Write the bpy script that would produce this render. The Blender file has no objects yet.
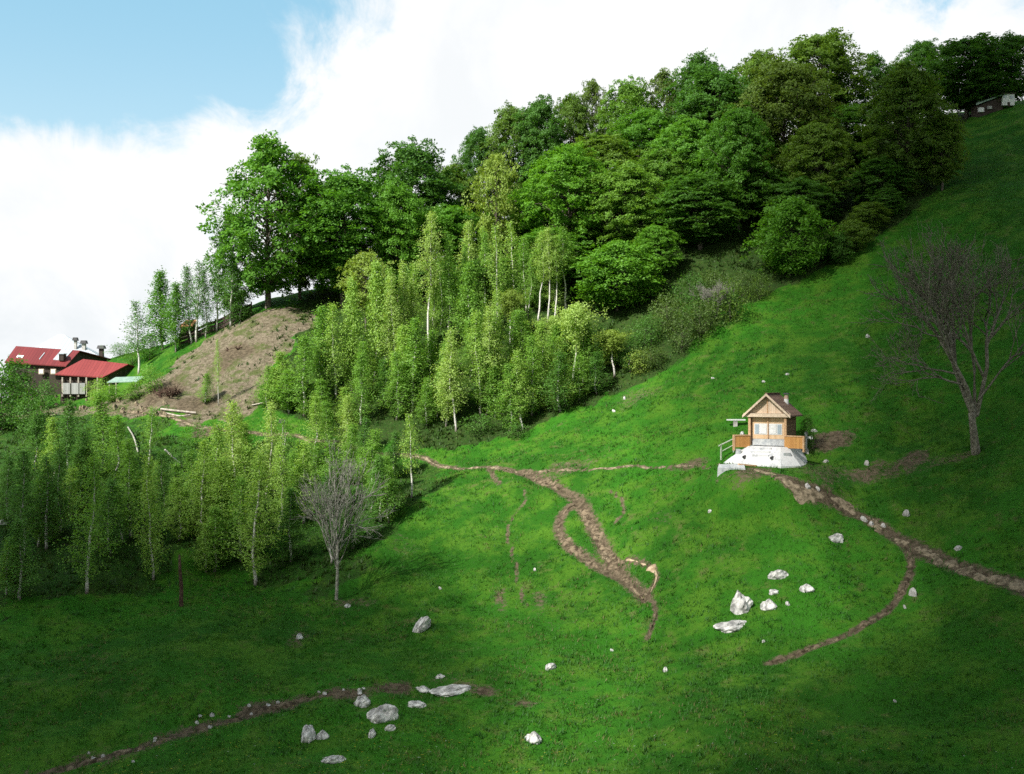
import bpy, math, random
import numpy as np
from mathutils import Vector

# ------------------------------------------------------------------ camera, sky, sun, exposure
S = bpy.context.scene
C = S.collection
F = 1100.0                                   # focal length in pixels of the 1024-wide frame
cam_d = bpy.data.cameras.new('camera'); cam = bpy.data.objects.new('camera', cam_d); C.objects.link(cam)
cam.location = (0, 0, 0); cam.rotation_euler = (math.radians(90), 0, 0)
cam_d.sensor_width = 36; cam_d.lens = 36 * F / 1024; cam_d.clip_start = .5; cam_d.clip_end = 12000
S.camera = cam
S.view_settings.view_transform = 'Standard'; S.view_settings.look = 'None'
S.view_settings.exposure = 0.86; S.view_settings.gamma = 1; S.view_settings.use_curve_mapping = False
S.cycles.max_bounces = 9; S.cycles.diffuse_bounces = 5; S.cycles.transparent_max_bounces = 16; S.cycles.volume_bounces = 0
S.cycles.use_denoising = False

SUN_EL, SUN_AZ = math.radians(43), math.atan2(-.74, -.67)     # azimuth from +Y towards +X
sun_dir = Vector((math.sin(SUN_AZ) * math.cos(SUN_EL), math.cos(SUN_AZ) * math.cos(SUN_EL), math.sin(SUN_EL)))
sl = bpy.data.lights.new('sun', 'SUN'); sl.energy = 5.0; sl.angle = math.radians(.5); sl.color = (1, .965, .91)
so = bpy.data.objects.new('sun', sl); C.objects.link(so); so.location = sun_dir * 400
so.rotation_euler = sun_dir.to_track_quat('Z', 'Y').to_euler()


class NT:
    """small helper to write node trees"""
    def __init__(s, tree): s.t = tree; s.t.nodes.clear()
    def n(s, kind, **kw):
        nd = s.t.nodes.new(kind)
        for k, v in kw.items():
            if k.startswith('i_'):
                key = k[2:]
                key = int(key) if key.isdigit() else key.replace('_', ' ')
                inp = nd.inputs[key]
                if hasattr(v, 'is_output') or isinstance(v, bpy.types.NodeSocket): s.t.links.new(v, inp)
                else: inp.default_value = v
            else: setattr(nd, k, v)
        return nd
    def math(s, op, a, b=0.0, clamp=False):
        nd = s.n('ShaderNodeMath', operation=op, use_clamp=clamp)
        for i, v in enumerate((a, b)):
            if isinstance(v, bpy.types.NodeSocket): s.t.links.new(v, nd.inputs[i])
            else: nd.inputs[i].default_value = v
        return nd.outputs[0]
    def noise(s, vec, scale, detail=4, rough=.55, dist=0.0):
        nd = s.n('ShaderNodeTexNoise', i_Scale=scale, i_Detail=detail, i_Roughness=rough, i_Distortion=dist)
        s.t.links.new(vec, nd.inputs['Vector']); return nd.outputs['Fac']
    def ramp(s, fac, lo, hi, smooth=True):
        nd = s.n('ShaderNodeMapRange', interpolation_type='SMOOTHSTEP' if smooth else 'LINEAR')
        s.t.links.new(fac, nd.inputs[0]); nd.inputs[1].default_value = lo; nd.inputs[2].default_value = hi
        return nd.outputs[0]
    def mix(s, fac, a, b, blend='MIX'):
        nd = s.n('ShaderNodeMix', data_type='RGBA', blend_type=blend)
        for idx, v in ((0, fac), (6, a), (7, b)):
            if isinstance(v, bpy.types.NodeSocket): s.t.links.new(v, nd.inputs[idx])
            elif idx == 0: nd.inputs[0].default_value = v
            else: nd.inputs[idx].default_value = (*v, 1)
        return nd.outputs[2]
    def link(s, a, b): s.t.links.new(a, b)


W = bpy.data.worlds.new('World'); S.world = W; W.use_nodes = True
w = NT(W.node_tree)
sky = w.n('ShaderNodeTexSky', sky_type='NISHITA', sun_disc=False, sun_elevation=SUN_EL, sun_rotation=SUN_AZ, air_density=1.0, dust_density=1.5, ozone_density=1.0)
tc = w.n('ShaderNodeTexCoord').outputs['Generated']
sp = w.n('ShaderNodeSeparateXYZ', i_0=tc)
az = w.math('MULTIPLY', w.math('ARCTAN2', sp.outputs[0], sp.outputs[1]), 57.2958)
el = w.math('MULTIPLY', w.math('ARCSINE', sp.outputs[2]), 57.2958)
n1 = w.noise(tc, 4.2, 10, .6, .35)
n2 = w.noise(tc, 13.0, 8, .65, .6)
def blob(a0, e0, ra, re):      # soft clearing in the clouds round one compass direction
    da = w.math('DIVIDE', w.math('SUBTRACT', az, a0), ra); de = w.math('DIVIDE', w.math('SUBTRACT', el, e0), re)
    r = w.math('ADD', w.math('MULTIPLY', da, da), w.math('MULTIPLY', de, de))
    return w.math('SUBTRACT', 1.0, w.ramp(r, 0.25, 1.35))
clear = w.math('MAXIMUM', blob(-24, 20.5, 17.5, 10.0), w.math('MULTIPLY', blob(24, 22, 11, 7), .6))
cov = w.math('ADD', w.math('MULTIPLY', n1, 1.0), w.math('MULTIPLY', n2, .55))
cov = w.math('SUBTRACT', w.math('SUBTRACT', cov, .16), w.math('MULTIPLY', clear, .4))
high = w.ramp(el, 24, 50)                     # the overhead sky is only partly covered
cov = w.math('SUBTRACT', cov, w.math('MULTIPLY', high, .22))
back = w.ramp(sp.outputs[1], .55, -.1)
cov = w.math('SUBTRACT', cov, w.math('MULTIPLY', back, .08))
cfac = w.ramp(cov, .31, .53)
shade = w.ramp(w.noise(tc, 7.5, 8, .58, .4), .38, .68)
low = w.ramp(el, 11, 3)
white = w.mix(w.math('MULTIPLY', shade, w.math('ADD', .3, w.math('MULTIPLY', low, .25))), (5.75, 5.8, 5.85), (3.75, 4.2, 4.45))
blue = w.mix(.6, w.mix(1.0, sky.outputs[0], (1.0, 1.15, 1.1), 'MULTIPLY'), w.mix(w.ramp(el, 6, 20), (3.9, 5.1, 5.5), (2.1, 4.1, 5.1)))
col = w.mix(cfac, blue, white)
bg = w.n('ShaderNodeBackground', i_Strength=.1); w.link(col, bg.inputs[0])
out = w.n('ShaderNodeOutputWorld'); w.link(bg.outputs[0], out.inputs[0])

# ------------------------------------------------------------------ numeric helpers
rng = np.random.default_rng(7)
def hash2(ix, iy, seed):
    h = (ix.astype(np.int64) * 374761393 + iy.astype(np.int64) * 668265263 + seed * 974634777) & 0xffffffff
    h = ((h ^ (h >> 13)) * 1274126177) & 0xffffffff
    return ((h ^ (h >> 16)) & 0xffffff) / float(0xffffff)
def vnoise(x, y, seed=0):
    x0, y0 = np.floor(x), np.floor(y); fx, fy = x - x0, y - y0
    fx, fy = fx * fx * (3 - 2 * fx), fy * fy * (3 - 2 * fy)
    a, b = hash2(x0, y0, seed), hash2(x0 + 1, y0, seed); c, d = hash2(x0, y0 + 1, seed), hash2(x0 + 1, y0 + 1, seed)
    return (a + (b - a) * fx) * (1 - fy) + (c + (d - c) * fx) * fy - .5
def fbm(x, y, seed=0, octs=4):
    return sum(vnoise(x * 2 ** k, y * 2 ** k, seed + k) / 2 ** k for k in range(octs))

# ------------------------------------------------------------------ terrain: one height sheet through surveyed points (pixel, pixel, metres deep)
CP = [  # px, py, depth
 (0,774,50),(0,700,56),(0,600,68),(0,500,85),(0,430,106),(0,402,128),
 (60,398,128),(60,430,104),(92,404,117),(108,399,122),(78,402,121),(128,394,120),
 (150,774,48),(150,690,56),(150,600,70),(150,500,84),(150,422,101),(150,385,110),(160,352,121),(120,353,137),
 (250,774,47),(250,690,56),(250,590,71),(250,500,83),(250,432,98),(250,380,107),(250,330,115),(250,316,119),
 (210,340,118),
 (340,774,46),(340,690,55),(340,600,69),(340,520,80),(330,442,95),(330,380,104),(330,308,119),(340,285,128),
 (430,460,91),(430,365,102),(412,286,129),
 (512,774,46),(512,700,54),(512,620,65),(512,560,72),(512,520,77),(512,470,84),(512,438,92),(512,400,97),(512,300,112),(512,230,129),
 (620,774,45),(620,700,53),(620,620,62),(620,560,69),(620,500,75),(620,440,84),(630,385,95),(620,300,108),(620,220,126),
 (700,774,44.5),(700,700,51),(700,620,60),(700,560,65),(700,500,71),(700,467,75),(700,420,83),(700,370,92),(700,330,98),(700,250,112),(700,185,130),
 (768,466,73),(800,440,77),(800,400,82),(800,290,102),(800,200,121),(800,160,131),
 (900,774,43),(900,700,49.5),(900,600,59),(900,540,65),(900,450,74),(900,350,86),(900,250,102),(900,190,114),(900,150,128),
 (1024,774,41.5),(1024,700,47),(1024,600,55),(1024,500,63),(1024,440,69),(1024,300,85),(1024,200,101),(1024,112,126),(960,165,118),
]
P3 = [((px - 512) / F * d, d, (387 - py) / F * d) for px, py, d in CP]
def W3(px, d, z): return ((px - 512) / F * d, d, z)
P3 += [(0,0,-1.8),(0,22,-11.5),(-35,22,-12.5),(35,22,-11),(-60,-40,8),(60,-40,10),(0,-60,14),(-90,40,-18),(90,40,-2),
       W3(0,150,-7),W3(0,190,-20),W3(60,150,-5),W3(120,155,1.5),W3(160,145,4),W3(160,180,-8),W3(250,140,8),W3(250,170,2),W3(340,150,13),W3(340,180,8),
       W3(420,150,14.5),W3(512,150,23),W3(512,190,22),W3(620,150,27),W3(620,190,28),W3(700,155,31),W3(700,200,33),W3(800,155,34),W3(800,200,38),
       W3(900,150,36),W3(900,200,42),W3(1024,150,39),W3(1024,200,48),(-110,100,-9),(-130,160,-22),(100,60,5),(110,100,27),(130,150,45),(-90,70,-14)]
P3 = np.array(P3)
def tps(P, lam):
    n = len(P); s = 50.0; X = P[:, :2] / s
    r2 = ((X[:, None] - X[None]) ** 2).sum(-1); K = np.where(r2 > 0, .5 * r2 * np.log(r2 + 1e-20), 0)
    A = np.zeros((n + 3, n + 3)); A[:n, :n] = K + lam * np.eye(n); A[:n, n] = 1; A[:n, n + 1:] = X; A[n:, :n] = A[:n, n:].T
    sol = np.linalg.solve(A, np.concatenate([P[:, 2], [0, 0, 0]]))
    def f(x, y):
        x, y = np.ravel(x) / s, np.ravel(y) / s; o = np.empty(len(x))
        for i in range(0, len(x), 20000):
            xx, yy = x[i:i + 20000], y[i:i + 20000]
            q = (xx[:, None] - X[None, :, 0]) ** 2 + (yy[:, None] - X[None, :, 1]) ** 2
            o[i:i + 20000] = (np.where(q > 0, .5 * q * np.log(q + 1e-20), 0)) @ sol[:n] + sol[n] + sol[n + 1] * xx + sol[n + 2] * yy
        return o
    return f
base_h = tps(P3, .002)
def graded(lo, hi, step, far_lo, far_hi):
    a = list(np.arange(lo, hi + 1e-6, step)); g = step
    while a[-1] < far_hi: g *= 1.22; a.append(a[-1] + g)
    g = step; b = [lo]
    while b[-1] > far_lo: g *= 1.22; b.append(b[-1] - g)
    return np.array(b[:0:-1] + a)
GX = graded(-66, 78, .3, -2500, 2500); GY = graded(36, 134, .3, -1500, 4000)
MX, MY = np.meshgrid(GX, GY)
def blend_far(x, y, h):
    r = np.hypot(x, y - 80); t = np.clip((r - 130) / 170, 0, 1); t = t * t * (3 - 2 * t)
    return np.clip(h, -60, 80) * (1 - t) - 42 * t
HZ = blend_far(MX.ravel(), MY.ravel(), base_h(MX, MY)).reshape(MX.shape)
near = np.clip((MY - 30) / 10, 0, 1)
HZ += near * (.8 * fbm(MX / 9, MY / 9, 3, 3) + .3 * fbm(MX / 2.2, MY / 2.2, 11, 3))
pr = np.hypot(MX - 17.0, (MY - 72.6) * .9); pw = np.clip((5.6 - pr) / 2.6, 0, 1); pw = pw * pw * (3 - 2 * pw) * np.clip((75.2 - MY) / 1.6, 0, 1)
HZ = HZ * (1 - pw) + pw * (-5.28 + .1 * (MY - 72.0) + .05 * vnoise(MX * 1.2, MY * 1.2, 4))
def H(x, y):
    x = np.asarray(x, float); y = np.asarray(y, float)
    i = np.clip(np.searchsorted(GX, x) - 1, 0, len(GX) - 2); j = np.clip(np.searchsorted(GY, y) - 1, 0, len(GY) - 2)
    u = np.clip((x - GX[i]) / (GX[i + 1] - GX[i]), 0, 1); v = np.clip((y - GY[j]) / (GY[j + 1] - GY[j]), 0, 1)
    return HZ[j, i] * (1 - u) * (1 - v) + HZ[j, i + 1] * u * (1 - v) + HZ[j + 1, i] * (1 - u) * v + HZ[j + 1, i + 1] * u * v
TD = np.arange(30, 220, .1)
def hit(px, py):
    """where the sight line of a pixel of the survey meets the ground"""
    x = (px - 512) / F * TD; z = (387 - py) / F * TD
    k = np.nonzero(H(x, TD) > z)[0]
    d = TD[k[0]] if len(k) else 125.0
    xx = (px - 512) / F * d
    return np.array([xx, d, float(H(xx, d))])
def smooth_line(P, step=.2):
    P = np.array(P); Q = []
    E = np.vstack([2 * P[0] - P[1], P, 2 * P[-1] - P[-2]])
    for i in range(1, len(E) - 2):
        p0, p1, p2, p3 = E[i - 1:i + 3]; n = max(2, int(np.linalg.norm(p2 - p1) / step))
        t = np.linspace(0, 1, n, endpoint=False)[:, None]
        Q.append(.5 * (2 * p1 + (p2 - p0) * t + (2 * p0 - 5 * p1 + 4 * p2 - p3) * t ** 2 + (3 * p1 - p0 - 3 * p2 + p3) * t ** 3))
    return np.vstack(Q + [P[-1:]])
def line_dist(x, y, L):
    """distance of many points to one densified line, limited to its neighbourhood"""
    x, y = x.ravel(), y.ravel(); o = np.full(len(x), 99.0)
    lo, hi = L.min(0) - 5, L.max(0) + 5
    idx = np.nonzero((x > lo[0]) & (x < hi[0]) & (y > lo[1]) & (y < hi[1]))[0]
    for i in range(0, len(idx), 8000):
        s = idx[i:i + 8000]
        o[s] = np.sqrt(((x[s, None] - L[None, :, 0]) ** 2 + (y[s, None] - L[None, :, 1]) ** 2).min(1))
    return o
def in_poly(x, y, poly):
    x, y = x.ravel(), y.ravel(); c = np.zeros(len(x), bool); n = len(poly)
    for i in range(n):
        (x1, y1), (x2, y2) = poly[i], poly[(i + 1) % n]
        if y1 == y2: continue
        c ^= ((y1 > y) != (y2 > y)) & (x < (x2 - x1) * (y - y1) / (y2 - y1) + x1)
    return c

PATHS = {   # pixel polyline, half width in metres, depth of the rut, name
 'A': ([(100,414),(140,413),(170,416),(205,428),(260,434),(330,441),(400,455),(430,461),(480,467),(530,470)], .3, .05, 'footpath'),
 'A2': ([(530,470),(600,468.5),(660,467.5),(700,467),(722,466)], .16, .02, 'footpath'),
 'TR': ([(36,772),(80,760),(120,748),(160,736),(200,724),(235,715),(262,706),(300,697),(345,689)], .3, .05, 'muddy_path'),
 'B': ([(522,470),(545,480),(562,489),(577,497),(588,515),(598,535),(608,552),(620,570),(634,584),(646,596)], .5, .3, 'muddy_path'),
 'BX': ([(640,590),(652,600),(656,610),(653,622),(647,638)], .2, .12, 'muddy_path'),
 'B2': ([(575,500),(562,514),(559,528),(566,542),(582,555),(600,566),(618,574)], .42, .15, 'muddy_path'),
 'B3': ([(626,558),(640,562),(655,571),(656,580),(648,592),(645,598)], .22, .1, 'muddy_path'),
 'C': ([(752,468),(775,474),(800,488),(840,505),(875,523),(905,542),(940,559),(985,574),(1024,588),(1080,604)], .55, .08, 'footpath'),
 'D': ([(905,545),(911,560),(908,578),(894,602),(866,623),(830,641),(798,654),(768,663)], .28, .1, 'muddy_path'),
 'E': ([(522,488),(526,500),(512,518),(508,535),(512,552),(517,570),(520,590),(526,608)], .14, .05, 'muddy_path'),
 'G': ([(608,490),(622,500),(624,512),(616,522)], .16, .08, 'muddy_path'),
 'K': ([(488,468),(492,474),(500,484)], .22, .05, 'muddy_path'),
}
LINES = {k: smooth_line([hit(*p)[:2] for p in v[0]]) for k, v in PATHS.items()}
TRACK = smooth_line([hit(*p)[:2] for p in [(30,774),(120,748),(200,724),(260,707),(345,690),(420,686),(480,688)]])
for k, v in PATHS.items():
    HZ -= (v[2] * np.exp(-(line_dist(MX, MY, LINES[k]) / (v[1] * 1.2)) ** 2)).reshape(HZ.shape)
HZ -= (.25 * np.exp(-(line_dist(MX, MY, TRACK) / 1.2) ** 2)).reshape(HZ.shape)

def px_poly(pts): return [tuple(hit(*p)[:2]) for p in pts]
MOUND = px_poly([(138,404),(152,385),(176,362),(196,345),(220,332),(248,319),(285,311),(318,312),(325,322),(300,335),(275,365),(266,400),(240,420),(200,424),(150,414)])
GROVE = px_poly([(-60,625),(60,600),(120,590),(200,560),(290,575),(345,600),(400,540),(440,480),(430,466),(300,445),(200,436),(140,424),(80,412),(-60,420)])
WOOD = px_poly([(265,412),(330,436),(430,452),(520,436),(565,415),(600,398),(640,384),(668,362)]) + px_poly([(700,335),(750,308),(800,285),(840,259),(888,228),(930,196),(956,168),(962,140)]) + [(54,131),(62,150),(0,160),(-20,140),(-24,120),(-22,112)]
SCRUB = px_poly([(640,384),(668,362),(712,332),(752,308),(752,290),(700,285),(650,300),(600,370)])
YARD = px_poly([(0,402),(130,392),(170,380),(160,412),(100,414),(0,420)])
def soft(poly, x, y, amp=1.6, sc=2.5, seed=5):
    """polygon membership with a ragged edge"""
    jx, jy = amp * 2 * fbm(x / sc, y / sc, seed, 3), amp * 2 * fbm(x / sc, y / sc, seed + 31, 3)
    return in_poly(x + jx, y + jy, poly).astype(float)
SPOTS = [  # pixel, radius across (px), radius up (px), strength: worn or bare soil in the turf
 (825,441,26,8,1.0),(900,466,48,9,.75),(960,458,40,5,.6),(500,600,8,14,.7),(540,602,10,14,.6),(560,470,50,8,.55),(520,704,16,4,.8),(640,540,24,14,.3),
 (660,520,22,12,.35),(470,500,24,14,.3),(350,640,26,10,.35),(300,640,10,8,.6),(560,610,28,16,.3),(820,470,30,9,.6),(690,465,24,5,.7),(740,640,20,6,.2),
 (752,472,26,3,.7),(640,395,30,10,.5),(400,545,22,14,.35),(345,604,26,8,.6),(720,545,40,20,.2),(450,680,30,6,.4),(165,392,18,10,1),(190,403,28,8,.8),(235,355,22,12,.8),(205,432,14,5,.9),(880,475,26,8,.6),(845,500,20,8,.4)]
def masks(x, y):
    x, y = np.ravel(x), np.ravel(y)
    soil = np.zeros(len(x))
    for k, v in PATHS.items():
        soil = np.maximum(soil, np.clip(1.25 - line_dist(x, y, LINES[k]) / (v[1] * 1.35), 0, 1))
    soil = np.maximum(soil, 1.0 * np.clip(1.2 - line_dist(x, y, TRACK) / 1.3, 0, 1) * np.clip(.75 + 2.2 * fbm(x / 2, y / 2, 77, 3), 0, 1))
    for px, py, rx, ry, s in SPOTS:
        c = hit(px, py); e = hit(px, py - ry); rxm = rx / F * c[1]; rym = min(2.6, max(.5, abs(e[1] - c[1])))
        q = np.hypot((x - c[0]) / rxm, (y - c[1]) / rym) + .8 * fbm(x / 1.1, y / 1.1, int(px), 3)
        soil = np.maximum(soil, s * np.clip(1.5 - q, 0, 1))
    mound = np.maximum(soft(MOUND, x, y, 1.3), .8 * soft(YARD, x, y, 1.2))
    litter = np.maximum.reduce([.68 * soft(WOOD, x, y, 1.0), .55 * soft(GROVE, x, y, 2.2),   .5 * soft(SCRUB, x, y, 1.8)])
    return np.clip(soil, 0, 1), mound, litter
print('masks'); SOIL, MOUNDM, LITTER = masks(MX, MY)

# ------------------------------------------------------------------ mesh helpers
def mesh(name, V, polys, mats, midx=None, smooth=False, attrs=None):
    """polys: list of (n,k) index arrays"""
    V = np.asarray(V, np.float32); me = bpy.data.meshes.new(name)
    tot = [np.full(len(p), p.shape[1]) for p in polys if len(p)]; li = [p.ravel() for p in polys if len(p)]
    lt = np.concatenate(tot); lv = np.concatenate(li).astype(np.int32)
    me.vertices.add(len(V)); me.vertices.foreach_set('co', V.ravel())
    me.loops.add(len(lv)); me.loops.foreach_set('vertex_index', lv)
    me.polygons.add(len(lt)); ls = np.concatenate([[0], np.cumsum(lt)[:-1]]).astype(np.int32)
    me.polygons.foreach_set('loop_start', ls)
    try: me.polygons.foreach_set('loop_total', lt.astype(np.int32))
    except Exception: pass
    if midx is not None: me.polygons.foreach_set('material_index', np.asarray(midx, np.int32))
    me.polygons.foreach_set('use_smooth', np.full(len(lt), smooth, bool))
    for m in (mats if isinstance(mats, (list, tuple)) else [mats]): me.materials.append(m)
    for k, a in (attrs or {}).items():
        at = me.attributes.new(k, 'FLOAT', 'POINT'); at.data.foreach_set('value', np.asarray(a, np.float32))
    me.update(calc_edges=True); me.validate(); return me
class MB:
    """collects solid pieces of ONE part"""
    def __init__(s): s.V = []; s.P = []; s.n = 0; s.mi = []; s.cur = 0
    def add(s, V, polys):
        V = np.asarray(V, float); s.V.append(V)
        for p in polys:
            p = np.asarray(p, int); s.P.append(p + s.n); s.mi += [s.cur] * len(p)
        s.n += len(V); return s
    def box(s, c, size, rz=0.0, taper=1.0):
        a, b, h = (v / 2 for v in size); t = taper
        V = np.array([(-a, -b, -h), (a, -b, -h), (a, b, -h), (-a, b, -h), (-a * t, -b * t, h), (a * t, -b * t, h), (a * t, b * t, h), (-a * t, b * t, h)])
        cz, sz = math.cos(rz), math.sin(rz); V = np.stack([V[:, 0] * cz - V[:, 1] * sz, V[:, 0] * sz + V[:, 1] * cz, V[:, 2]], 1) + np.array(c)
        return s.add(V, [[(0, 3, 2, 1), (4, 5, 6, 7), (0, 1, 5, 4), (1, 2, 6, 5), (2, 3, 7, 6), (3, 0, 4, 7)]])
    def prism(s, ring0, ring1):
        n = len(ring0); V = list(ring0) + list(ring1)
        s.add(V, [[(i, (i + 1) % n, n + (i + 1) % n, n + i) for i in range(n)], [list(range(n))[::-1]], [list(range(n, 2 * n))]]); return s
    def slab(s, q, t):
        """a thick sheet under a quad q (4 corners, upper side), t downwards"""
        q = np.array(q, float); return s.prism([tuple(p - np.array((0, 0, t))) for p in q], [tuple(p) for p in q])
    def tube(s, pts, r, k=6):
        pts = np.asarray(pts, float); r = np.broadcast_to(r, (len(pts),)); n = len(pts)
        T = np.gradient(pts, axis=0); T /= np.linalg.norm(T, axis=1)[:, None] + 1e-9
        ref = np.where(np.abs(T[:, 2:3]) > .9, np.array([[1., 0, 0]]), np.array([[0, 0, 1.]]))
        A = np.cross(T, ref); A /= np.linalg.norm(A, axis=1)[:, None] + 1e-9; B = np.cross(T, A)
        th = np.arange(k) / k * 2 * np.pi
        V = pts[:, None] + r[:, None, None] * (np.cos(th)[None, :, None] * A[:, None] + np.sin(th)[None, :, None] * B[:, None])
        i = np.arange(n - 1)[:, None] * k; j = np.arange(k)[None]; j2 = (j + 1) % k
        q = np.stack([i + j, i + j2, i + k + j2, i + k + j], -1).reshape(-1, 4)
        return s.add(V.reshape(-1, 3), [q, [list(range((n - 1) * k, n * k))]])
    def build(s, name, mats, parent=None, smooth=False):
        o = bpy.data.objects.new(name, s.mesh(name, mats, smooth)); C.objects.link(o); o.parent = parent; return o
    def mesh(s, name, mats, smooth=False): 
        return mesh(name, np.vstack(s.V), s.P, mats, s.mi, smooth)
def thing(name, label, cat, loc=(0, 0, 0), rz=0.0, group=None):
    o = bpy.data.objects.new(name, None); C.objects.link(o); o.location = tuple(float(v) for v in loc); o.rotation_euler = (0, 0, rz)
    o.empty_display_size = .3; return tag(o, label, cat, group)
def tag(o, label=None, cat=None, group=None, kind=None):
    for k, v in (('label', label), ('category', cat), ('group', group), ('kind', kind)):
        if v: o[k] = v
    return o

# ------------------------------------------------------------------ materials
def mat(name):
    m = bpy.data.materials.new(name); m.use_nodes = True; return m, NT(m.node_tree)
def finish(t, col, rough=.8, bump=None, bstr=.3, bdist=.05, spec=.3, metal=0):
    p = t.n('ShaderNodeBsdfPrincipled', i_Roughness=rough, i_Metallic=metal); p.inputs['Specular IOR Level'].default_value = spec
    if isinstance(col, bpy.types.NodeSocket): t.link(col, p.inputs[0])
    else: p.inputs[0].default_value = (*col, 1)
    if bump is not None:
        b = t.n('ShaderNodeBump', i_Strength=bstr, i_Distance=bdist); t.link(bump, b.inputs['Height']); t.link(b.outputs[0], p.inputs['Normal'])
    o = t.n('ShaderNodeOutputMaterial'); t.link(p.outputs[0], o.inputs[0]); return p
def rough_mat(name, a, b, scale=6, rough=.8, bstr=.3, spec=.3, lo=.35, hi=.65, metal=0, obj=True):
    m, t = mat(name); v = t.n('ShaderNodeTexCoord').outputs['Object' if obj else 'Generated']
    n = t.noise(v, scale, 6, .6); finish(t, t.mix(t.ramp(n, lo, hi), a, b), rough, n, bstr, spec=spec, metal=metal); return m
def plank_mat(name, a, b, width=.12, axis=0, rough=.75):
    """boards along one axis, each with its own tone, dark joints and grain"""
    m, t = mat(name); v = t.n('ShaderNodeTexCoord').outputs['Object']; s = t.n('ShaderNodeSeparateXYZ', i_0=v)
    q = t.math('DIVIDE', s.outputs[axis], width); cell = t.math('FLOOR', q); fr = t.math('FRACT', q)
    wn = t.n('ShaderNodeTexWhiteNoise', noise_dimensions='1D'); t.link(cell, wn.inputs['W'])
    mp = t.n('ShaderNodeMapping'); t.link(v, mp.inputs[0]); mp.inputs['Scale'].default_value = tuple(14 if i == axis else 2.5 for i in range(3))
    g = t.noise(mp.outputs[0], 3, 5, .6)
    c = t.mix(t.math('ADD', t.math('MULTIPLY', wn.outputs[0], .6), t.math('MULTIPLY', g, .4)), a, b)
    edge = t.ramp(t.math('ABSOLUTE', t.math('SUBTRACT', fr, .5)), .43, .49)
    c = t.mix(t.math('MULTIPLY', edge, .7), c, tuple(x * .3 for x in a))
    finish(t, c, rough, t.math('SUBTRACT', g, edge), .4, .01); return m
def foliage(name, a, b, trans=.45, ta=None):
    """leaf colour varies from leaf to leaf and from tree to tree"""
    m, t = mat(name); oi = t.n('ShaderNodeObjectInfo').outputs['Random']; ri = t.n('ShaderNodeNewGeometry').outputs['Random Per Island']
    v = t.n('ShaderNodeTexCoord').outputs['Object']; n = t.noise(v, .6, 3, .6)
    f = t.math('ADD', t.math('MULTIPLY', ri, .45), t.math('ADD', t.math('MULTIPLY', oi, .3), t.math('MULTIPLY', t.ramp(n, .35, .65), .3)))
    c = t.mix(f, a, b)
    d = t.n('ShaderNodeBsdfDiffuse'); t.link(c, d.inputs[0])
    tr = t.n('ShaderNodeBsdfTranslucent'); t.link(t.mix(1.0, c, ta or (1.25, 1.2, .6), 'MULTIPLY'), tr.inputs[0])
    mx = t.n('ShaderNodeMixShader', i_0=trans); t.link(d.outputs[0], mx.inputs[1]); t.link(tr.outputs[0], mx.inputs[2])
    gl = t.n('ShaderNodeBsdfGlossy', i_Roughness=.6); gl.inputs[0].default_value = (.8, .9, .8, 1)
    m2 = t.n('ShaderNodeMixShader', i_0=.02); t.link(mx.outputs[0], m2.inputs[1]); t.link(gl.outputs[0], m2.inputs[2])
    o = t.n('ShaderNodeOutputMaterial'); t.link(m2.outputs[0], o.inputs[0]); return m

M = {}
def ground_mat():
    m, t = mat('hillside_turf'); v = t.n('ShaderNodeTexCoord').outputs['Object']
    at = lambda k: t.n('ShaderNodeAttribute', attribute_name=k).outputs['Fac']
    big, med, fine, tiny = t.noise(v, .07, 4), t.noise(v, .45, 5, .65), t.noise(v, 3.2, 5, .7), t.noise(v, 14, 4, .75)
    g = t.mix(t.ramp(big, .38, .62), (.018, .088, .005), (.03, .138, .008))
    g = t.mix(t.math('MULTIPLY', t.ramp(med, .42, .64), .75), g, (.068, .158, .012))
    g = t.mix(t.math('MULTIPLY', t.ramp(fine, .5, .7), .55), g, (.014, .06, .006))
    g = t.mix(t.math('MULTIPLY', t.ramp(tiny, .52, .75), .45), g, (.075, .15, .02))
    dry = t.math('MULTIPLY', t.ramp(t.noise(v, .9, 6, .7), .54, .7), t.ramp(t.noise(v, .16, 3), .42, .56))
    g = t.mix(t.math('MULTIPLY', dry, .55), g, (.11, .09, .045))
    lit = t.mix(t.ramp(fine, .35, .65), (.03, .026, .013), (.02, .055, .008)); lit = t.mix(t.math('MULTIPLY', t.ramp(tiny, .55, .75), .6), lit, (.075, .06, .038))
    mud = t.mix(t.ramp(fine, .35, .65), (.092, .075, .047), (.2, .166, .115)); mud = t.mix(t.math('MULTIPLY', t.ramp(t.noise(v, .6, 6, .7), .48, .6), .8), mud, (.06, .085, .018))
    mud = t.mix(t.math('MULTIPLY', t.ramp(tiny, .58, .78), .6), mud, (.3, .26, .19)); mud = t.mix(t.math('MULTIPLY', t.ramp(t.noise(v, 6, 3), .58, .7), .7), mud, (.055, .04, .03))
    soil = t.mix(t.ramp(fine, .35, .65), (.05, .038, .023), (.135, .105, .068)); soil = t.mix(t.math('MULTIPLY', t.ramp(tiny, .6, .78), .5), soil, (.28, .24, .2))
    edge = t.math('MULTIPLY', t.math('SUBTRACT', t.math('ADD', fine, tiny), 1.0), 1.1)
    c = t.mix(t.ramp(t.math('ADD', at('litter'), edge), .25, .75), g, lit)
    c = t.mix(t.ramp(t.math('ADD', at('mound'), edge), .3, .7), c, mud)
    c = t.mix(t.ramp(t.math('ADD', at('soil'), edge), .35, .75), c, soil)
    finish(t, c, .95, t.math('ADD', t.math('MULTIPLY', fine, .6), t.math('MULTIPLY', tiny, .4)), .9, .18, spec=.1); return m
M['ground'] = ground_mat()
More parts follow.
